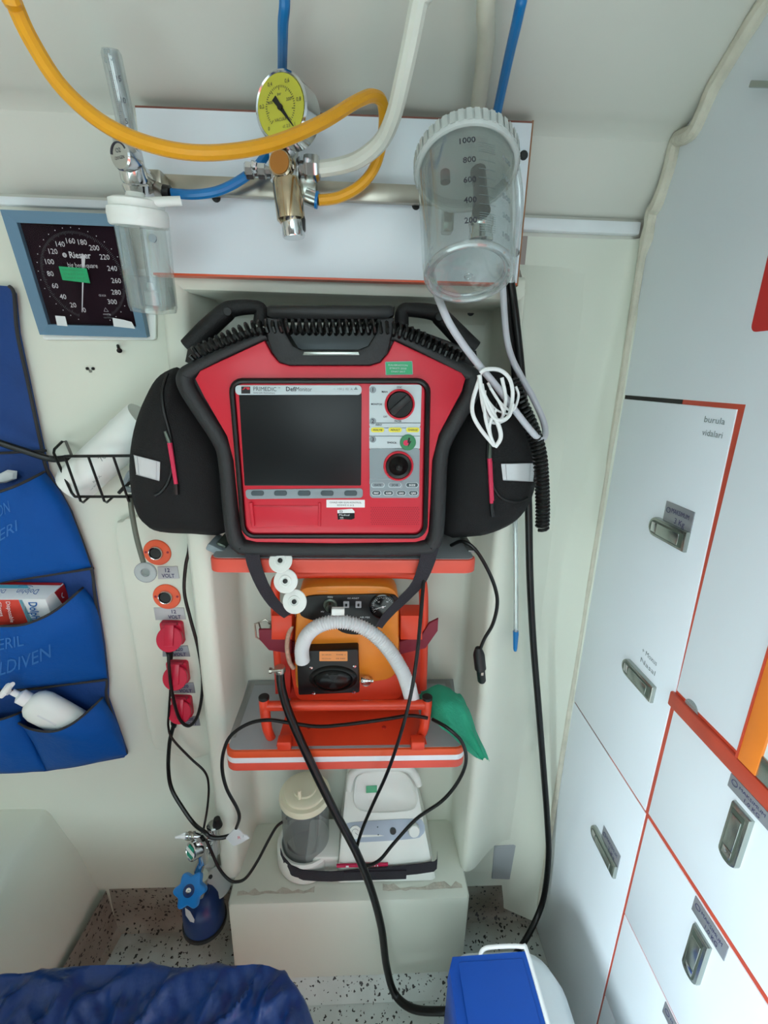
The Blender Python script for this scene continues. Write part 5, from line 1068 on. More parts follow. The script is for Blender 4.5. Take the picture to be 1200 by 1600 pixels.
# raised socket pad
b = MB(); b.slab(up(poly_smooth([(178, 835), (190, 815), (210, 808), (300, 808), (330, 990), (338, 1178), (252, 1174), (240, 1168), (232, 1140), (205, 990)], 2), .772), (0, 0.020, 0), 'cream', 0.006)
struct(b.build('trim_4'))
Ys = .7715
for lab, px, py in (('orange 12 volt socket partly behind the clear ring, upper of the two', 246, 863), ('orange 12 volt socket directly above the red sockets, lower of the two', 261, 932)):
    t = thing('power_socket', lab, 'socket', tuple(U(px, py + 20, Ys)), 'orange 12 volt sockets')
    c = U(px, py, Ys); k = mpp(px, py, Ys)
    b = MB(); b.lathe([(21.5 * k, 0), (21.5 * k, 0.0015), (20.5 * k, 0.0025), (10 * k, 0.003), (0, 0.003)], c, -YA, 'socket_orange', 36); b.build('flange', t)
    b = MB(); b.lathe([(12 * k, 0.002), (11.5 * k, 0.005), (10.5 * k, 0.007), (9.5 * k, 0.0065), (8.6 * k, 0.003), (0, 0.003)], c + V((-0.0015, 0, 0)), -YA, 'chrome', 28); b.lathe([(8.4 * k, 0.0035), (8.0 * k, 0.0052), (0, 0.0054)], c + V((-0.0015, 0, 0)), -YA, 'black', 24); b.build('jack', t)
    for dx in (-17, 17): b = MB(); q = c + V((dx * k, -0.002, 0.001)); b.lathe([(2.2 * k, 0), (2 * k, 0.001), (0, 0.0012)], q, -YA, 'socket_red_dark', 10); b.build('screw', t)
for i, (lab, px, py) in enumerate((('red hinged 220 volt socket with black plug, topmost of three', 263, 996), ('red hinged 220 volt socket with closed cover, middle of three', 272, 1057), ('red hinged 220 volt socket behind the cable loop, lowest of three', 279, 1111))):
    t = thing('mains_socket', lab, 'socket', tuple(U(px, py + 22, Ys)), 'red 220 volt sockets')
    sc_ = (1.0, 0.95, 0.9)[i]
    b = MB(); b.slab(rq(((px - 15 * sc_, py - 23 * sc_), (px + 20 * sc_, py - 22 * sc_), (px + 24 * sc_, py + 12 * sc_), (px - 9 * sc_, py + 12 * sc_)), Ys - 0.010, 4), (0, 0.012, 0), 'socket_red', 0.002); b.build('housing', t)
    b = MB(); c = U(px + 1, py + 3 * sc_, Ys - 0.024); k = mpp(px, py, Ys - 0.024) * sc_; nrm2 = V((0, -0.93, 0.36)); b.lathe([(19.5 * k, -0.008), (20.5 * k, -0.001), (19.5 * k, 0), (0, 0.0005)], c, nrm2, 'socket_red', 32)
    b.box(c + V((0, 0.002, 0.007)), (15 * k, 0.005, 34 * k), 'socket_red', 0.0015, Matrix.Rotation(-0.37, 4, 'X')); b.cyl(c + V((-12 * k, 0.010, 23 * k)), c + V((12 * k, 0.010, 23 * k)), 0.0035, 'socket_red_dark', 10); b.build('hinged_cover', t)
for lab, q, l1, l2 in (('light plate reading 12 VOLT right of the clear ring', [(246, 886), (277, 885), (280, 904), (247, 905)], '12', 'VOLT'), ('light plate reading 12 VOLT under the lower orange socket', [(240, 950), (287, 950), (290, 968), (243, 969)], '12', 'VOLT'),
                       ('grey plate reading 220 VOLT beside the black plug', [(254, 1011), (293, 1009), (297, 1026), (254, 1026)], '220', 'VOLT'), ('grey plate reading 220 VOLT under the middle red socket', [(270, 1068), (302, 1067), (305, 1083), (272, 1083)], '220', 'VOLT'), ('grey plate reading 220 VOLT under the lowest red socket', [(286, 1121), (310, 1119), (313, 1134), (286, 1135)], '220', 'VOLT')):
    b = MB(); m_ = 'plate_light' if l1 == '12' else 'plate'; b.slab(up(q, Ys - 0.0012), (0, 0.0014, 0), m_, 0.0002)
    xr = q[1][0] - (15 if l1 == '12' else 13); k = mpp(xr, q[0][1], Ys); y0 = q[1][1]; hh = q[2][1] - q[1][1]
    b.text(l1, U(xr, y0 + hh * 0.47, Ys - 0.0015), XA, ZA, hh * 0.34 * k, 'ink_blue', bold=True); b.text(l2, U(xr + 1, y0 + hh * 0.92, Ys - 0.0015), XA, ZA, hh * 0.34 * k, 'ink_blue', wmax=20 * k, bold=True)
    tag(b.build('voltage_plate'), lab, 'plate')

# ---- blue fabric organiser
og = thing('wall_organiser', 'blue fabric wall organiser with bulging pockets on the left wall', 'organiser', tuple(U(60, 1205, .785)))
bp = [(-140, 430), (0, 446), (14, 447), (22, 458), (28, 520), (45, 600), (64, 690), (74, 735), (110, 800), (143, 888), (149, 930), (162, 1010), (168, 1065), (168, 1092), (198, 1178), (194, 1184), (130, 1196), (70, 1206), (0, 1208), (-140, 1205)]
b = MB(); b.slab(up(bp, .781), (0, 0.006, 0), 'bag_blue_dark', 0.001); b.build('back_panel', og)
b = MB(); b.tube(up([(14, 447), (22, 460), (27, 520), (44, 600), (63, 690), (75, 738), (110, 800), (142, 886), (148, 930), (161, 1010), (167, 1065), (168, 1094), (198, 1178)], .779), 0.0026, 'bag_trim', 8); b.build('edge_binding', og)
def coons(T_, B_, L_, R_, bul, Y, nu=22, nv=16, wr=0.004, seed=0.0, topo=1.0):
    """patch between pixel curves, bulging towards the viewer and open at the top"""
    def ev(c, t):
        c = c; n = len(c) - 1; x = min(t * n, n - 1e-6); i = int(x); f = x - i
        return (c[i][0] + (c[i + 1][0] - c[i][0]) * f, c[i][1] + (c[i + 1][1] - c[i][1]) * f)
    T_, B_, L_, R_ = [poly_smooth(c, 5, False) for c in (T_, B_, L_, R_)]
    def fn(u, v):
        t, bb, l, r = ev(T_, u), ev(B_, u), ev(L_, v), ev(R_, v); c00, c10, c01, c11 = T_[0], T_[-1], B_[0], B_[-1]
        P = [(1 - v) * t[i] + v * bb[i] + (1 - u) * l[i] + u * r[i] - ((1 - u) * (1 - v) * c00[i] + u * (1 - v) * c10[i] + (1 - u) * v * c01[i] + u * v * c11[i]) for i in (0, 1)]
        sh = (max(math.sin(PI * u), 0) ** 0.6) * (0.25 + 0.75 * (1 - v ** 2.5) * topo + 0.0) * (1 if v < 0.98 else 0.6)
        w_ = wr * noise.noise(V((u * 4 + seed, v * 3, seed))) + wr * 0.5 * noise.noise(V((u * 11 + seed, v * 6, seed + 3)))
        return U(P[0], P[1], Y - bul * sh + w_ * max(math.sin(PI * u), 0))
    return fn, [[fn(j / nu, i / nv) for j in range(nu + 1)] for i in range(nv + 1)]
def pocket(T_, B_, L_, R_, bul, seed, texts=(), m='bag_blue'):
    fn, g_ = coons(T_, B_, L_, R_, bul, .776, seed=seed)
    b_ = MB(); b_.grid(g_, m, 0.002); p_ = b_.build('pocket', og, sharp=80)
    b_ = MB(); b_.tube([q + V((0, -0.001, 0)) for q in g_[0]], 0.0022, 'bag_trim', 7, False); b_.build('pocket_binding', p_)
    if texts:
        b_ = MB()
        for st, u0, v0, du, dv, sl in texts:
            b_.text(st, V(), XA, ZA, 1.0, 'bag_ink', 'L', wmax=1.0, fn=lambda x, y, u0=u0, v0=v0, du=du, dv=dv, sl=sl: fn(min(u0 + x * du, 1), min(max(v0 - y / 1.0 * dv + sl * x, 0), 1)) + V((0, -0.0012, 0)))
        b_.build('handwriting', p_)
    return p_
X0 = -110
pocket([(X0, 790), (-40, 782), (0, 768), (30, 757), (70, 737)], [(X0, 925), (-40, 918), (0, 910), (60, 900), (142, 887)], [(X0, 790), (X0, 850), (X0, 925)], [(70, 737), (100, 780), (122, 830), (142, 887)], 0.055, 1.0, (('SIYON', 0.34, 0.36, 0.25, 0.13, -0.06), ('LERI', 0.42, 0.62, 0.22, 0.12, -0.10)))
pocket([(X0, 985), (-40, 984), (0, 978), (40, 975), (85, 955), (130, 918)], [(X0, 1075), (-40, 1078), (20, 1077), (90, 1070), (167, 1060)], [(X0, 985), (X0, 1030), (X0, 1075)], [(130, 918), (150, 950), (160, 1000), (167, 1060)], 0.062, 2.3, (('STERIL', 0.28, 0.46, 0.28, 0.17, -0.05), ('ELDIVEN', 0.36, 0.80, 0.36, 0.17, -0.14)))
pocket([(28, 1128), (50, 1139), (85, 1142), (120, 1126), (160, 1090)], [(72, 1204), (110, 1200), (150, 1192), (198, 1180)], [(28, 1128), (50, 1160), (72, 1204)], [(160, 1090), (182, 1130), (198, 1180)], 0.062, 4.1)
pocket([(X0, 1122), (-40, 1128), (0, 1124), (34, 1112)], [(X0, 1207), (-20, 1209), (30, 1208), (72, 1204)], [(X0, 1122), (X0, 1160), (X0, 1207)], [(34, 1112), (52, 1155), (72, 1204)], 0.030, 5.7)
b = MB(); b.tube(up([(-110, 712), (0, 708), (40, 706), (72, 704)], .777), 0.0022, 'bag_trim', 7); b.tube(up([(-110, 925), (0, 910), (80, 898), (146, 888)], .772), 0.0024, 'bag_trim', 7); b.tube(up([(-110, 1080), (30, 1078), (100, 1070), (168, 1062)], .772), 0.0024, 'bag_trim', 7); b.build('seam', og)
b = MB(); b.pillow(up([(-4, 742), (12, 734), (27, 736), (26, 748), (10, 754), (-6, 756)], .768), 0.006, 0.004, 'tape', 4, 0.6, wr=0.01); tag(b.build('sachet'), 'small crumpled white sachet in the upper pocket of the blue organiser', 'sachet')
# glove box
gb = thing('glove_box', 'red white and blue glove box lying in the middle pocket of the organiser', 'box', tuple(U(40, 975, .74)))
fl, fr_, br_, bl_ = U(-70, 936, .738), U(71, 936, .738), U(99, 911, .776), U(-60, 909, .776)
dn = V((0, 0.012, -0.062))
b = MB(); b.hexa([fl + dn, fr_ + dn, fr_, fl, bl_ + dn, br_ + dn, br_, bl_], 'box_white', 0.0008); b.build('carton', gb)
b = MB(); e = V((0, 0, 0.0005)); fe = V((0, -0.0006, 0))
def top(u, v): return fl.lerp(fr_, u).lerp(bl_.lerp(br_, u), v) + e
def frt(u, v): return fl.lerp(fr_, u) + dn * v + fe
b.quad([top(0, .84), top(1, .84), top(1, 1), top(0, 1)], 'box_dkred'); b.quad([top(0, 0.62), top(.72, .62), top(.66, .84), top(0, .84)], 'box_cyan')
b.text('Dolphin', top(.72, .58), (top(0, .5) - top(1, .5)).normalized(), (top(.5, 0) - top(.5, 1)).normalized(), 0.0125, 'box_blue', wmax=0.036); b.text('Dolphin', top(.40, .55), (top(0, .5) - top(1, .5)).normalized(), (top(.5, 0) - top(.5, 1)).normalized(), 0.009, 'box_blue', wmax=0.03); b.tube([top(.66 + .08 * math.cos(t), .70 + .10 * math.sin(t)) for t in [0.3 + 2.4 * k / 8 for k in range(9)]], 0.0006, 'box_blue', 4, False)
b.quad([frt(0, 1), frt(.70, 1), frt(.70, 0.02), frt(0, 0.02)], 'box_red'); b.quad([frt(.71, 1), frt(1, 1), frt(1, 0.02), frt(.71, 0.02)], 'box_white'); b.quad([frt(.70, 1), frt(.77, 1), frt(.74, 0.02), frt(.70, 0.02)], 'box_cyan')
fe = V((0, -0.001, 0)); b.text('Dolphin', frt(.80, .1), V((0, 0, -1)), XA, 0.014, 'box_blue', 'L', wmax=0.042, bold=True); b.text('Disposable', frt(.55, .08), V((0, 0, -1)), XA, 0.007, 'box_white', 'L', wmax=0.04); b.text('Gloves', frt(.45, .08), V((0, 0, -1)), XA, 0.007, 'box_white', 'L', wmax=0.028)
rq_ = lambda u, v: fr_.lerp(br_, u) + dn * v + V((0.0006, 0, 0)); b.quad([rq_(.45, 0.03), rq_(1, 0.03), rq_(1, .95), rq_(.75, .95)], 'box_dkred'); b.text('O', rq_(.8, .4), V((0, 1, 0)), ZA, 0.012, 'box_white', bold=True); b.build('print', gb)
# pump bottle
q0, q1 = U(128, 1138, .752), U(48, 1096, .742); pax = (q1 - q0).normalized(); PL_ = (q1 - q0).length
pbt = thing('pump_bottle', 'white pump dispenser bottle lying in the lowest pocket of the organiser', 'bottle', tuple(q0))
b = MB(); b.lathe([(0.0, -0.01), (0.028, -0.008), (0.032, 0.0), (0.0335, PL_ * 0.5), (0.0335, PL_ * 0.82), (0.030, PL_ * 0.93), (0.022, PL_ * 1.01), (0.012, PL_ * 1.05), (0.011, PL_ * 1.07)], q0, pax, 'plastic_white', 32, e=0.72, ref=pax.cross(YA)); b.build('body', pbt)
b = MB(); b.lathe([(0.0125, PL_ * 1.04), (0.013, PL_ * 1.06), (0.013, PL_ * 1.06 + 0.014), (0.008, PL_ * 1.06 + 0.017), (0.0055, PL_ * 1.06 + 0.018), (0.0055, PL_ * 1.06 + 0.030)], q0, pax, 'white', 20); ph = U(9, 1079, .725); b.tube([U(14, 1082, .725), U(10, 1079, .725), U(18, 1070, .715), U(20, 1069, .713)], [0.0055, 0.0062, 0.004, 0.0035], 'white', 10); b.tube([U(14, 1072, .72), ph, U(0, 1089, .72)], [0.006, 0.0065, 0.0045], 'white', 10); b.build('pump_head', pbt)
b = MB(); c = U(74, 1127, .722); s3 = pax; t3 = pax.cross(YA).normalized(); b.grid([[c + s3 * (0.02 - 0.012 * i) + t3 * (-0.010 + 0.005 * j) + V((0, 0.0025 * abs(j - 2) , 0)) for j in range(5)] for i in range(4)], 'tape'); b.build('paper_label', pbt)
# ================================================================== OXYGEN CYLINDER
ox = thing('oxygen_cylinder', 'small navy oxygen cylinder with blue star knob beside the plinth', 'cylinder', tuple(U(315, 1450, .70)))
cb = U(318, 1418, .715); cb.z = 0.125; R_ = 0.042
b = MB(); b.lathe([(0.0, 0.0), (R_ - 0.004, 0.0), (R_, 0.004), (R_, 0.045), (0.040, 0.060), (0.032, 0.075), (0.022, 0.084), (0.016, 0.087), (0.016, 0.092)], cb, ZA, 'cyl_navy', 36); b.build('cylinder_body', ox)
b = MB(); b.lathe([(R_ + 0.0015, 0.0), (R_ + 0.003, 0.002), (R_ + 0.003, 0.010), (R_ + 0.0012, 0.011)], cb + V((0, 0, -0.003)), ZA, 'black', 36); b.build('foot_ring', ox)
b = MB(); b.box(cb + V((0, R_ + 0.012, 0.05)), (0.03, 0.03, 0.10), 'cyl_white', 0.004); c = U(345, 1382, .735); b.lathe([(0.027, 0), (0.029, 0.003), (0.029, 0.008), (0.027, 0.010), (0.012, 0.010)], c + V((-0.008, 0.004, 0)), V((0.2, -0.55, 0.8)), 'cyl_white', 30); b.cyl(U(329, 1370, .715), U(329, 1370, .712), 0.004, 'black', 10); b.build('bracket', ox)
b = MB(); p = U(268, 1428, .672); b.pillow(up([(289, 1418), (297, 1424), (304, 1437), (303, 1442), (297, 1440), (290, 1430)], .6735), 0.001, 0.001, 'cyl_white', 3); b.build('paper_tag', ox)
kc = U(295, 1392, .652); kn_ = V((0.02, -0.66, 0.75)).normalized(); ku_, kv_ = frame_of(kn_)
star = []
for i in range(60):
    a = 2 * PI * i / 60 + 0.28; r_ = 0.0265 + 0.0042 * math.cos(6 * a); star.append(kc + ku_ * math.cos(a) * r_ + kv_ * math.sin(a) * r_)
b = MB(); b.slab(star, kn_ * -0.018, 'knob_blue', 0.004); hw = b.build('handwheel', ox)
b = MB(); b.lathe([(0.0105, 0), (0.0105, 0.0012), (0.009, 0.0015), (0.0, 0.0015)], kc, kn_, 'cyl_navy', 24); b.lathe([(0.005, 0.0015), (0.005, 0.003), (0.003, 0.0036), (0, 0.003)], kc, kn_, 'chrome', 16); b.build('hub', hw)
b = MB(); b.cyl(kc - kn_ * 0.016, kc - kn_ * 0.06, 0.008, 'chrome', 16); b.cyl(U(316, 1368, .70), U(312, 1395, .70), 0.013, 'chrome', 18); b.cyl(cb + V((0, 0, 0.08)), cb + V((0, 0, 0.125)), 0.013, 'chrome_brown_refl', 18); b.build('valve', ox)
b = MB(); b.cyl(U(325, 1318, .685), U(310, 1362, .685), 0.0085, 'chrome', 18, 0.001); b.cyl(U(333, 1288, .70), U(336, 1330, .70), 0.0125, 'chrome', 20, 0.002); b.cyl(U(290, 1306, .68), U(335, 1308, .69), 0.0065, 'chrome', 16); b.lathe([(0.008, 0), (0.008, 0.003), (0.0065, 0.004), (0.0065, 0.007), (0.008, 0.008), (0.008, 0.012), (0.006, 0.013)], U(304, 1306, .682), -XA, 'steel', 16); b.cyl(U(316, 1308, .68), U(318, 1345, .685), 0.010, 'chrome', 18); rg_ = b.build('regulator_body', ox)
b = MB(); b.lathe([(0.0055, 0), (0.0062, 0.004), (0.004, 0.010), (0.0028, 0.016), (0.0022, 0.020), (0, 0.0205)], U(291, 1305, .68), V((-1, -0.1, -0.12)), 'white', 16); b.build('nozzle', ox)
b = MB(); gc2 = U(298, 1331, .664); gn2 = V((-0.62, -0.70, 0.35)).normalized(); b.lathe([(0.008, -0.022), (0.0155, -0.018), (0.0165, -0.003), (0.0165, 0), (0.0145, 0.001), (0.0138, 0.0), (0, 0.0)], gc2, gn2, 'chrome', 28); u3, v3 = frame_of(gn2)
v3 = V((0, 0, 1)); v3 = (v3 - gn2 * v3.dot(gn2)).normalized(); u3 = v3.cross(gn2)
b.quad([gc2 + gn2 * 0.0008 + u3 * x + v3 * y for x, y in ((-0.010, 0.0035), (0.010, 0.0035), (0.008, 0.0105), (-0.008, 0.0105))], 'teal'); b.quad([gc2 + gn2 * 0.0008 + u3 * x + v3 * y for x, y in ((-0.008, -0.0105), (0.008, -0.0105), (0.010, -0.0035), (-0.010, -0.0035))], 'teal'); b.quad([gc2 + gn2 * 0.0007 + u3 * x + v3 * y for x, y in ((-0.0135, -0.0035), (0.0135, -0.0035), (0.0135, 0.0035), (-0.0135, 0.0035))], 'white'); b.build('contents_gauge', rg_)
b = MB(); b.lathe([(0.0095, 0), (0.0095, 0.002), (0.006, 0.018), (0, 0.0185)], U(340, 1290, .70), ZA, 'black', 16); b.build('flow_knob', rg_)

# ================================================================== CABLES AND TUBES
def cable(name, label, pts, Y, r, m='cable', cat='cable', n=8, sub=6):
    b_ = MB(); b_.tube(up(pts, Y), r, m, n, True, sub); return tag(b_.build(name), label, cat)
c1 = cable('power_cable', 'black cable looping from the top red socket up behind the left pouch', [(263, 1022, .748), (264, 1040, .742), (267, 1070, .74), (274, 1105, .738), (283, 1127, .738), (296, 1134, .738), (308, 1120, .738), (315, 1090, .738), (316, 1055, .738), (309, 1010, .735), (297, 965, .733), (288, 925, .732), (290, 885, .733), (295, 860, .735), (296, 828, .742)], .74, 0.0030)
b = MB(); b.lathe([(0.007, 0), (0.0075, 0.004), (0.0055, 0.016), (0.0038, 0.024)], U(264, 1012, .752), V((0.02, 0, -1)), 'rubber', 16); b.build('plug', c1)
cable('power_cable', 'thin black cable hanging from the middle red socket toward the cylinder', [(266, 1078, .744), (264, 1110, .745), (263, 1135, .745), (270, 1155, .74), (298, 1185, .735), (320, 1206, .73), (326, 1228, .725), (324, 1262, .715), (318, 1296, .695)], .74, 0.0022)
c3 = cable('power_cable', 'black cable from the lowest red socket down across the cylinder regulator', [(271, 1134, .748), (265, 1160, .745), (263, 1200, .74), (268, 1232, .73), (285, 1262, .715), (304, 1288, .70), (320, 1300, .68), (330, 1308, .676), (345, 1309, .676), (358, 1306, .68)], .74, 0.0038)
b = MB(); b.lathe([(0.006, 0), (0.0062, 0.003), (0.0040, 0.012)], U(272, 1128, .750), V((-0.1, 0, -1)), 'rubber', 14); b.build('plug', c3)
cable('pump_cable', 'black cable dipping from the regulator to the suction pump jar', [(322, 1312, .674), (330, 1330, .668), (342, 1356, .662), (356, 1373, .655), (368, 1378, .652), (384, 1372, .655), (402, 1346, .675), (420, 1312, .70), (432, 1292, .715), (442, 1284, .722)], .68, 0.0028)
cable('dock_cable', 'black cable lying along the lower shelf, drooping off its left end to a tag', [(668, 1122, .652), (640, 1118, .65), (600, 1124, .645), (540, 1132, .642), (495, 1135, .642), (450, 1129, .643), (420, 1125, .645), (390, 1130, .645), (362, 1148, .640), (350, 1172, .632), (347, 1200, .63), (354, 1232, .635), (370, 1262, .64), (374, 1278, .645), (369, 1294, .66)], .64, 0.0030)
b = MB(); b.grid([up([(353, 1310, .668), (360, 1302, .668), (369, 1293, .668)], 0), up([(362, 1320, .664), (370, 1310, .66), (377, 1300, .664)], 0), up([(366, 1322, .662), (378, 1314, .657), (380, 1304, .662)], 0), up([(376, 1318, .660), (390, 1310, .66), (386, 1306, .662)], 0)], 'tape', 0.002); tg_ = b.build('paper_tag'); tag(tg_, 'folded white paper tag on the cable above the cylinder', 'tag')
b = MB(); b.text('R', U(374, 1311, .656), XA, ZA, 0.007, 'pull_red'); b.text('2', U(380, 1308, .656), XA, ZA, 0.005, 'ink_faint'); b.build('scribble', tg_)
cable('monitor_cable', 'long black cable from the defibrillator looping down in front of the suction pump', [(664, 868, .648), (662, 905, .640), (658, 955, .632), (652, 1020, .622), (643, 1080, .615), (628, 1140, .612), (606, 1205, .612), (582, 1258, .615), (566, 1296, .62), (557, 1328, .625), (560, 1345, .625), (575, 1352, .625), (594, 1343, .625), (615, 1318, .63), (650, 1280, .635), (690, 1252, .63), (715, 1222, .622), (728, 1190, .612), (722, 1160, .610), (700, 1138, .618), (676, 1124, .645)], .63, 0.0030)
c7 = cable('charger_cable', 'black charger lead hanging right of the shelves with a round plug', [(705, 852, .69), (722, 846, .67), (742, 858, .66), (762, 890, .66), (774, 920, .665), (777, 945, .668), (770, 975, .67), (757, 998, .675), (749, 1018, .675)], .67, 0.0030)
b = MB(); p, q = U(747, 1012, .675), U(753, 1066, .675); b.tube([p, p.lerp(q, .12), p.lerp(q, .2), p.lerp(q, .6), p.lerp(q, .63), p.lerp(q, .95), q], [0.005, 0.0085, 0.0098, 0.0098, 0.0075, 0.0072, 0.005], 'black', 14, False); b.box(p.lerp(q, .68) + V((0.001, -0.0072, 0)), (0.004, 0.002, 0.006), 'steel', 0.0006); b.build('plug', c7)
cable('black_hose', 'thick black hose running down the right of the wall to the floor', [(796, 432, .694), (803, 480, .706), (812, 560, .708), (819, 640, .711), (823, 720, .714), (826, 800, .718), (828, 900, .726), (833, 1000, .74), (841, 1100, .738), (849, 1200, .735), (855, 1280, .732), (857, 1340, .728), (850, 1400, .72), (836, 1440, .70), (815, 1478, .665), (790, 1510, .61)], .735, 0.0062, 'rubber', 'hose', 12)
cable('black_hose', 'thinner black hose alongside the thick one, ending behind the right pouch', [(789, 432, .696), (795, 490, .709), (802, 560, .711), (806, 620, .713), (810, 680, .716)], .71, 0.0046, 'rubber', 'hose', 10)
c9 = cable('clear_tube', 'thin clear tube hanging below the right pouch with a blue tip', [(804, 760, .718), (805, 820, .718), (806, 900, .720), (806, 988, .722)], .75, 0.0042, 'tube_clear', 'tube', 10)
b = MB(); b.tube(up([(806, 986), (806, 990), (805, 1013), (805, 1017)], .722), [0.0050, 0.0052, 0.0038, 0.0026], 'blue_hose', 12, False); b.build('blue_tip', c9)
cable('suction_tube', 'pale grey suction tube looping from behind the jar over the right pouch', [(672, 418, .645), (680, 452, .61), (690, 478, .582), (702, 505, .58), (722, 536, .59), (748, 570, .60), (785, 615, .612), (815, 655, .618), (836, 680, .622), (847, 686, .63), (852, 676, .64), (848, 655, .65), (832, 620, .66), (815, 590, .665), (800, 560, .67), (792, 530, .67), (788, 490, .672), (786, 455, .675), (782, 412, .68)], .6, 0.0045, 'grey_tube', 'tube', 12)
b = MB(); 
for pts, r_ in (([(750, 583, .594), (760, 577, .594), (780, 578, .60), (795, 590, .603), (801, 612, .604), (798, 640, .604), (790, 655, .60), (770, 660, .598), (758, 645, .596), (752, 615, .594), (750, 592, .594)], 0.0030), ([(749, 586, .592), (753, 610, .59), (768, 640, .59), (780, 668, .592), (782, 685, .595), (774, 698, .60)], 0.0034), ([(749, 592, .594), (739, 625, .592), (739, 648, .592), (752, 672, .595), (772, 696, .60)], 0.0031), ([(757, 610, .593), (758, 650, .592), (766, 680, .594), (773, 697, .60)], 0.0026), ([(762, 598, .60), (778, 625, .602), (800, 642, .605), (810, 620, .61), (806, 604, .61)], 0.0020), ([(755, 615, .598), (775, 640, .60), (797, 648, .602)], 0.0016), ([(775, 640, .592), (765, 665, .592), (769, 690, .598)], 0.0024), ([(753, 600, .592), (760, 632, .588), (774, 655, .588), (794, 652, .594), (802, 632, .60)], 0.0026), ([(766, 606, .596), (782, 632, .596), (786, 648, .598), (778, 662, .60)], 0.0022), ([(784, 590, .606), (790, 622, .606), (786, 650, .604)], 0.0028)):
    b.tube(up(pts, .6), r_ * 0.85, 'white', 10)
tag(b.build('tubing_bundle'), 'coiled bundle of thin white tubing tied to the suction tube on the right pouch', 'tubing')
cable('wall_tube', 'translucent suction tube bowed along the right side of the suction jar', [(790, 215, .64), (803, 250, .64), (811, 300, .64), (810, 350, .645), (803, 400, .655), (798, 440, .668)], .64, 0.0050, 'tube_clear', 'tube', 12)

# ================================================================== FOREGROUND
st = thing('stretcher', 'low stretcher end covered with a crumpled navy blue sheet in the foreground', 'stretcher', (-0.45, 0.05, 0.0))
b = MB(); b.bx(-0.62, -0.085, 0.14, 0.440, 0.30, 0.418, 'mattress', 0.03); b.build('mattress', st)
b = MB(); NX, NY = 170, 80; g_ = []
def edge_y(x):      # far edge of the sheet, rounded toward the right-hand corner
    t = max(0.0, (x + 0.17) / 0.115); return 0.452 - 0.004 * math.sin(x * 22) - 0.07 * t ** 2.6
def wrinkle(x, y):
    wx = x + 0.03 * noise.noise(V((x * 9, y * 9, 2.2))); wy = y + 0.03 * noise.noise(V((x * 8, y * 8, 7.7)))
    a = 1 - 2 * abs(noise.noise(V((wx * 10 + wy * 4, wy * 6 - wx * 3, 1.7)))); c_ = 1 - 2 * abs(noise.noise(V((wx * 20 - wy * 12, wy * 15 + wx * 6, 4.1)))); d_ = 1 - 2 * abs(noise.noise(V((wx * 38 + wy * 14, wy * 30, 9.0))))
    return 0.011 * a + 0.015 * c_ * abs(c_) + 0.008 * d_ - 0.013
for i in range(NY + 1):
    row = []
    for j in range(NX + 1):
        x = -0.66 + 0.615 * j / NX; v_ = i / NY
        if v_ > 0.80:
            s_ = (v_ - 0.80) / 0.20; y = edge_y(x) + 0.010 * math.sin(s_ * PI / 2); z = 0.455 - 0.17 * s_ ** 1.4; k_ = 0.5
        else: y = 0.14 + (edge_y(x) - 0.14) * (v_ / 0.80); z = 0.455; k_ = 1.0
        wv = wrinkle(x, y); k_ *= min(1.0, 0.15 + abs(edge_y(x) - y) / 0.035); z += k_ * wv; y += (0.3 if v_ > 0.8 else 0) * wv
        t = max(0.0, (x + 0.10) / 0.055); z -= 0.03 * t ** 2.5
        row.append(V((x, y, z)))
    g_.append(row)
b.grid(g_, 'sheet'); 
side = [[g_[i][NX], g_[i][NX] + V((0.006, 0, -0.03)), g_[i][NX] + V((0.004, 0, -0.13))] for i in range(NY + 1)]; b.grid(side, 'sheet'); b.build('sheet', st, sharp=80)
b = MB()
for x_ in (-0.52, -0.20): b.tube([V((x_, 0.30, 0.30)), V((x_, 0.30, 0.02))], 0.014, 'steel', 12, False)
for x_ in (-0.52, -0.20): b.tube([V((x_, 0.18, 0.30)), V((x_, 0.18, 0.02))], 0.014, 'steel', 12, False)
b.bx(-0.56, -0.14, 0.15, 0.40, 0.285, 0.302, 'steel', 0.004)
for x_ in (-0.52, -0.20):
    for y_ in (0.30, 0.18): b.cyl((x_ - 0.012, y_, 0.03), (x_ + 0.012, y_, 0.03), 0.03, 'rubber', 18)
b.build('undercarriage', st)
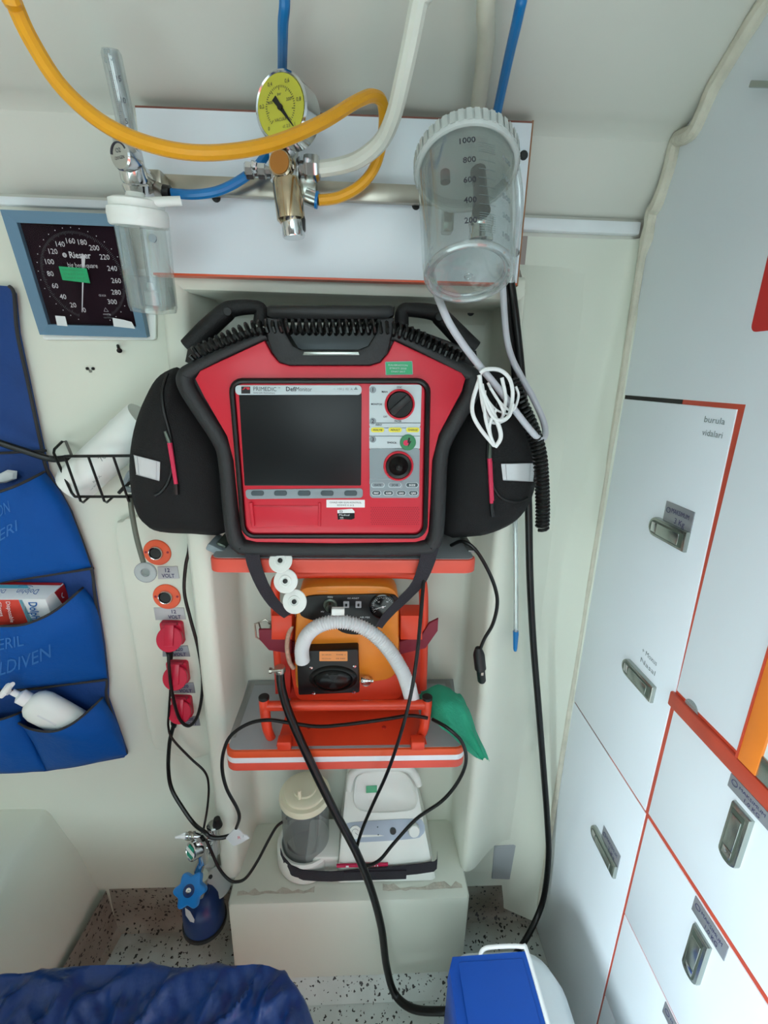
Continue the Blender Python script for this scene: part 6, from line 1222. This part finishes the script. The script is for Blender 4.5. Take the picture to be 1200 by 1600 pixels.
# cool box
cb_ = thing('cool_box', 'blue lidded white cool box on the floor in the lower right foreground', 'cooler', (0.22, 0.40, 0.0))
b = MB()
def rr3(x0, x1, y0, y1, r, z, n=6): return [V((p[0], p[1], z)) for p in rrect(x0, y0, x1, y1, r, n)]
secs = [rr3(0.165, 0.335, 0.25, 0.50, 0.03, 0.0), rr3(0.155, 0.345, 0.25, 0.520, 0.04, 0.06), rr3(0.150, 0.350, 0.25, 0.528, 0.05, 0.20), rr3(0.150, 0.338, 0.25, 0.526, 0.05, 0.30), rr3(0.150, 0.316, 0.25, 0.520, 0.04, 0.335), rr3(0.152, 0.290, 0.25, 0.512, 0.03, 0.352), rr3(0.155, 0.276, 0.25, 0.506, 0.02, 0.357)]
b.grid([s_ + s_[:1] for s_ in secs], 'cool_white'); b.add(secs[-1], [tuple(range(len(secs[-1])))], 'cool_white'); b.build('body', cb_, sharp=60)
b = MB(); b.slab([V((0.1435, 0.484, 0.348)), V((0.152, 0.500, 0.358)), V((0.272, 0.504, 0.358)), V((0.272, 0.25, 0.358)), V((0.1435, 0.25, 0.348))], (0, 0, 0.008), 'cool_blue', 0.003)
b.slab([V((0.140, 0.482, 0.345)), V((0.1445, 0.488, 0.362)), V((0.1445, 0.25, 0.362)), V((0.140, 0.25, 0.345))], (0.02, 0, 0), 'cool_blue', 0.003); b.bx(0.1425, 0.16, 0.25, 0.485, 0.22, 0.35, 'cool_blue', 0.004)
b.slab([V((0.160, 0.492, 0.3655)), V((0.264, 0.494, 0.3655)), V((0.264, 0.25, 0.3655)), V((0.160, 0.25, 0.3655))], (0, 0, 0.0015), 'cool_blue', 0.001); b.build('lid', cb_)
b = MB(); b.tube([V((0.196, 0.500, 0.362)), V((0.205, 0.509, 0.3655)), V((0.225, 0.511, 0.367)), V((0.268, 0.510, 0.367)), V((0.275, 0.500, 0.3665)), V((0.276, 0.40, 0.3665)), V((0.276, 0.26, 0.3665))], 0.0032, 'white', 10, True); b.build('handle_rim', cb_)
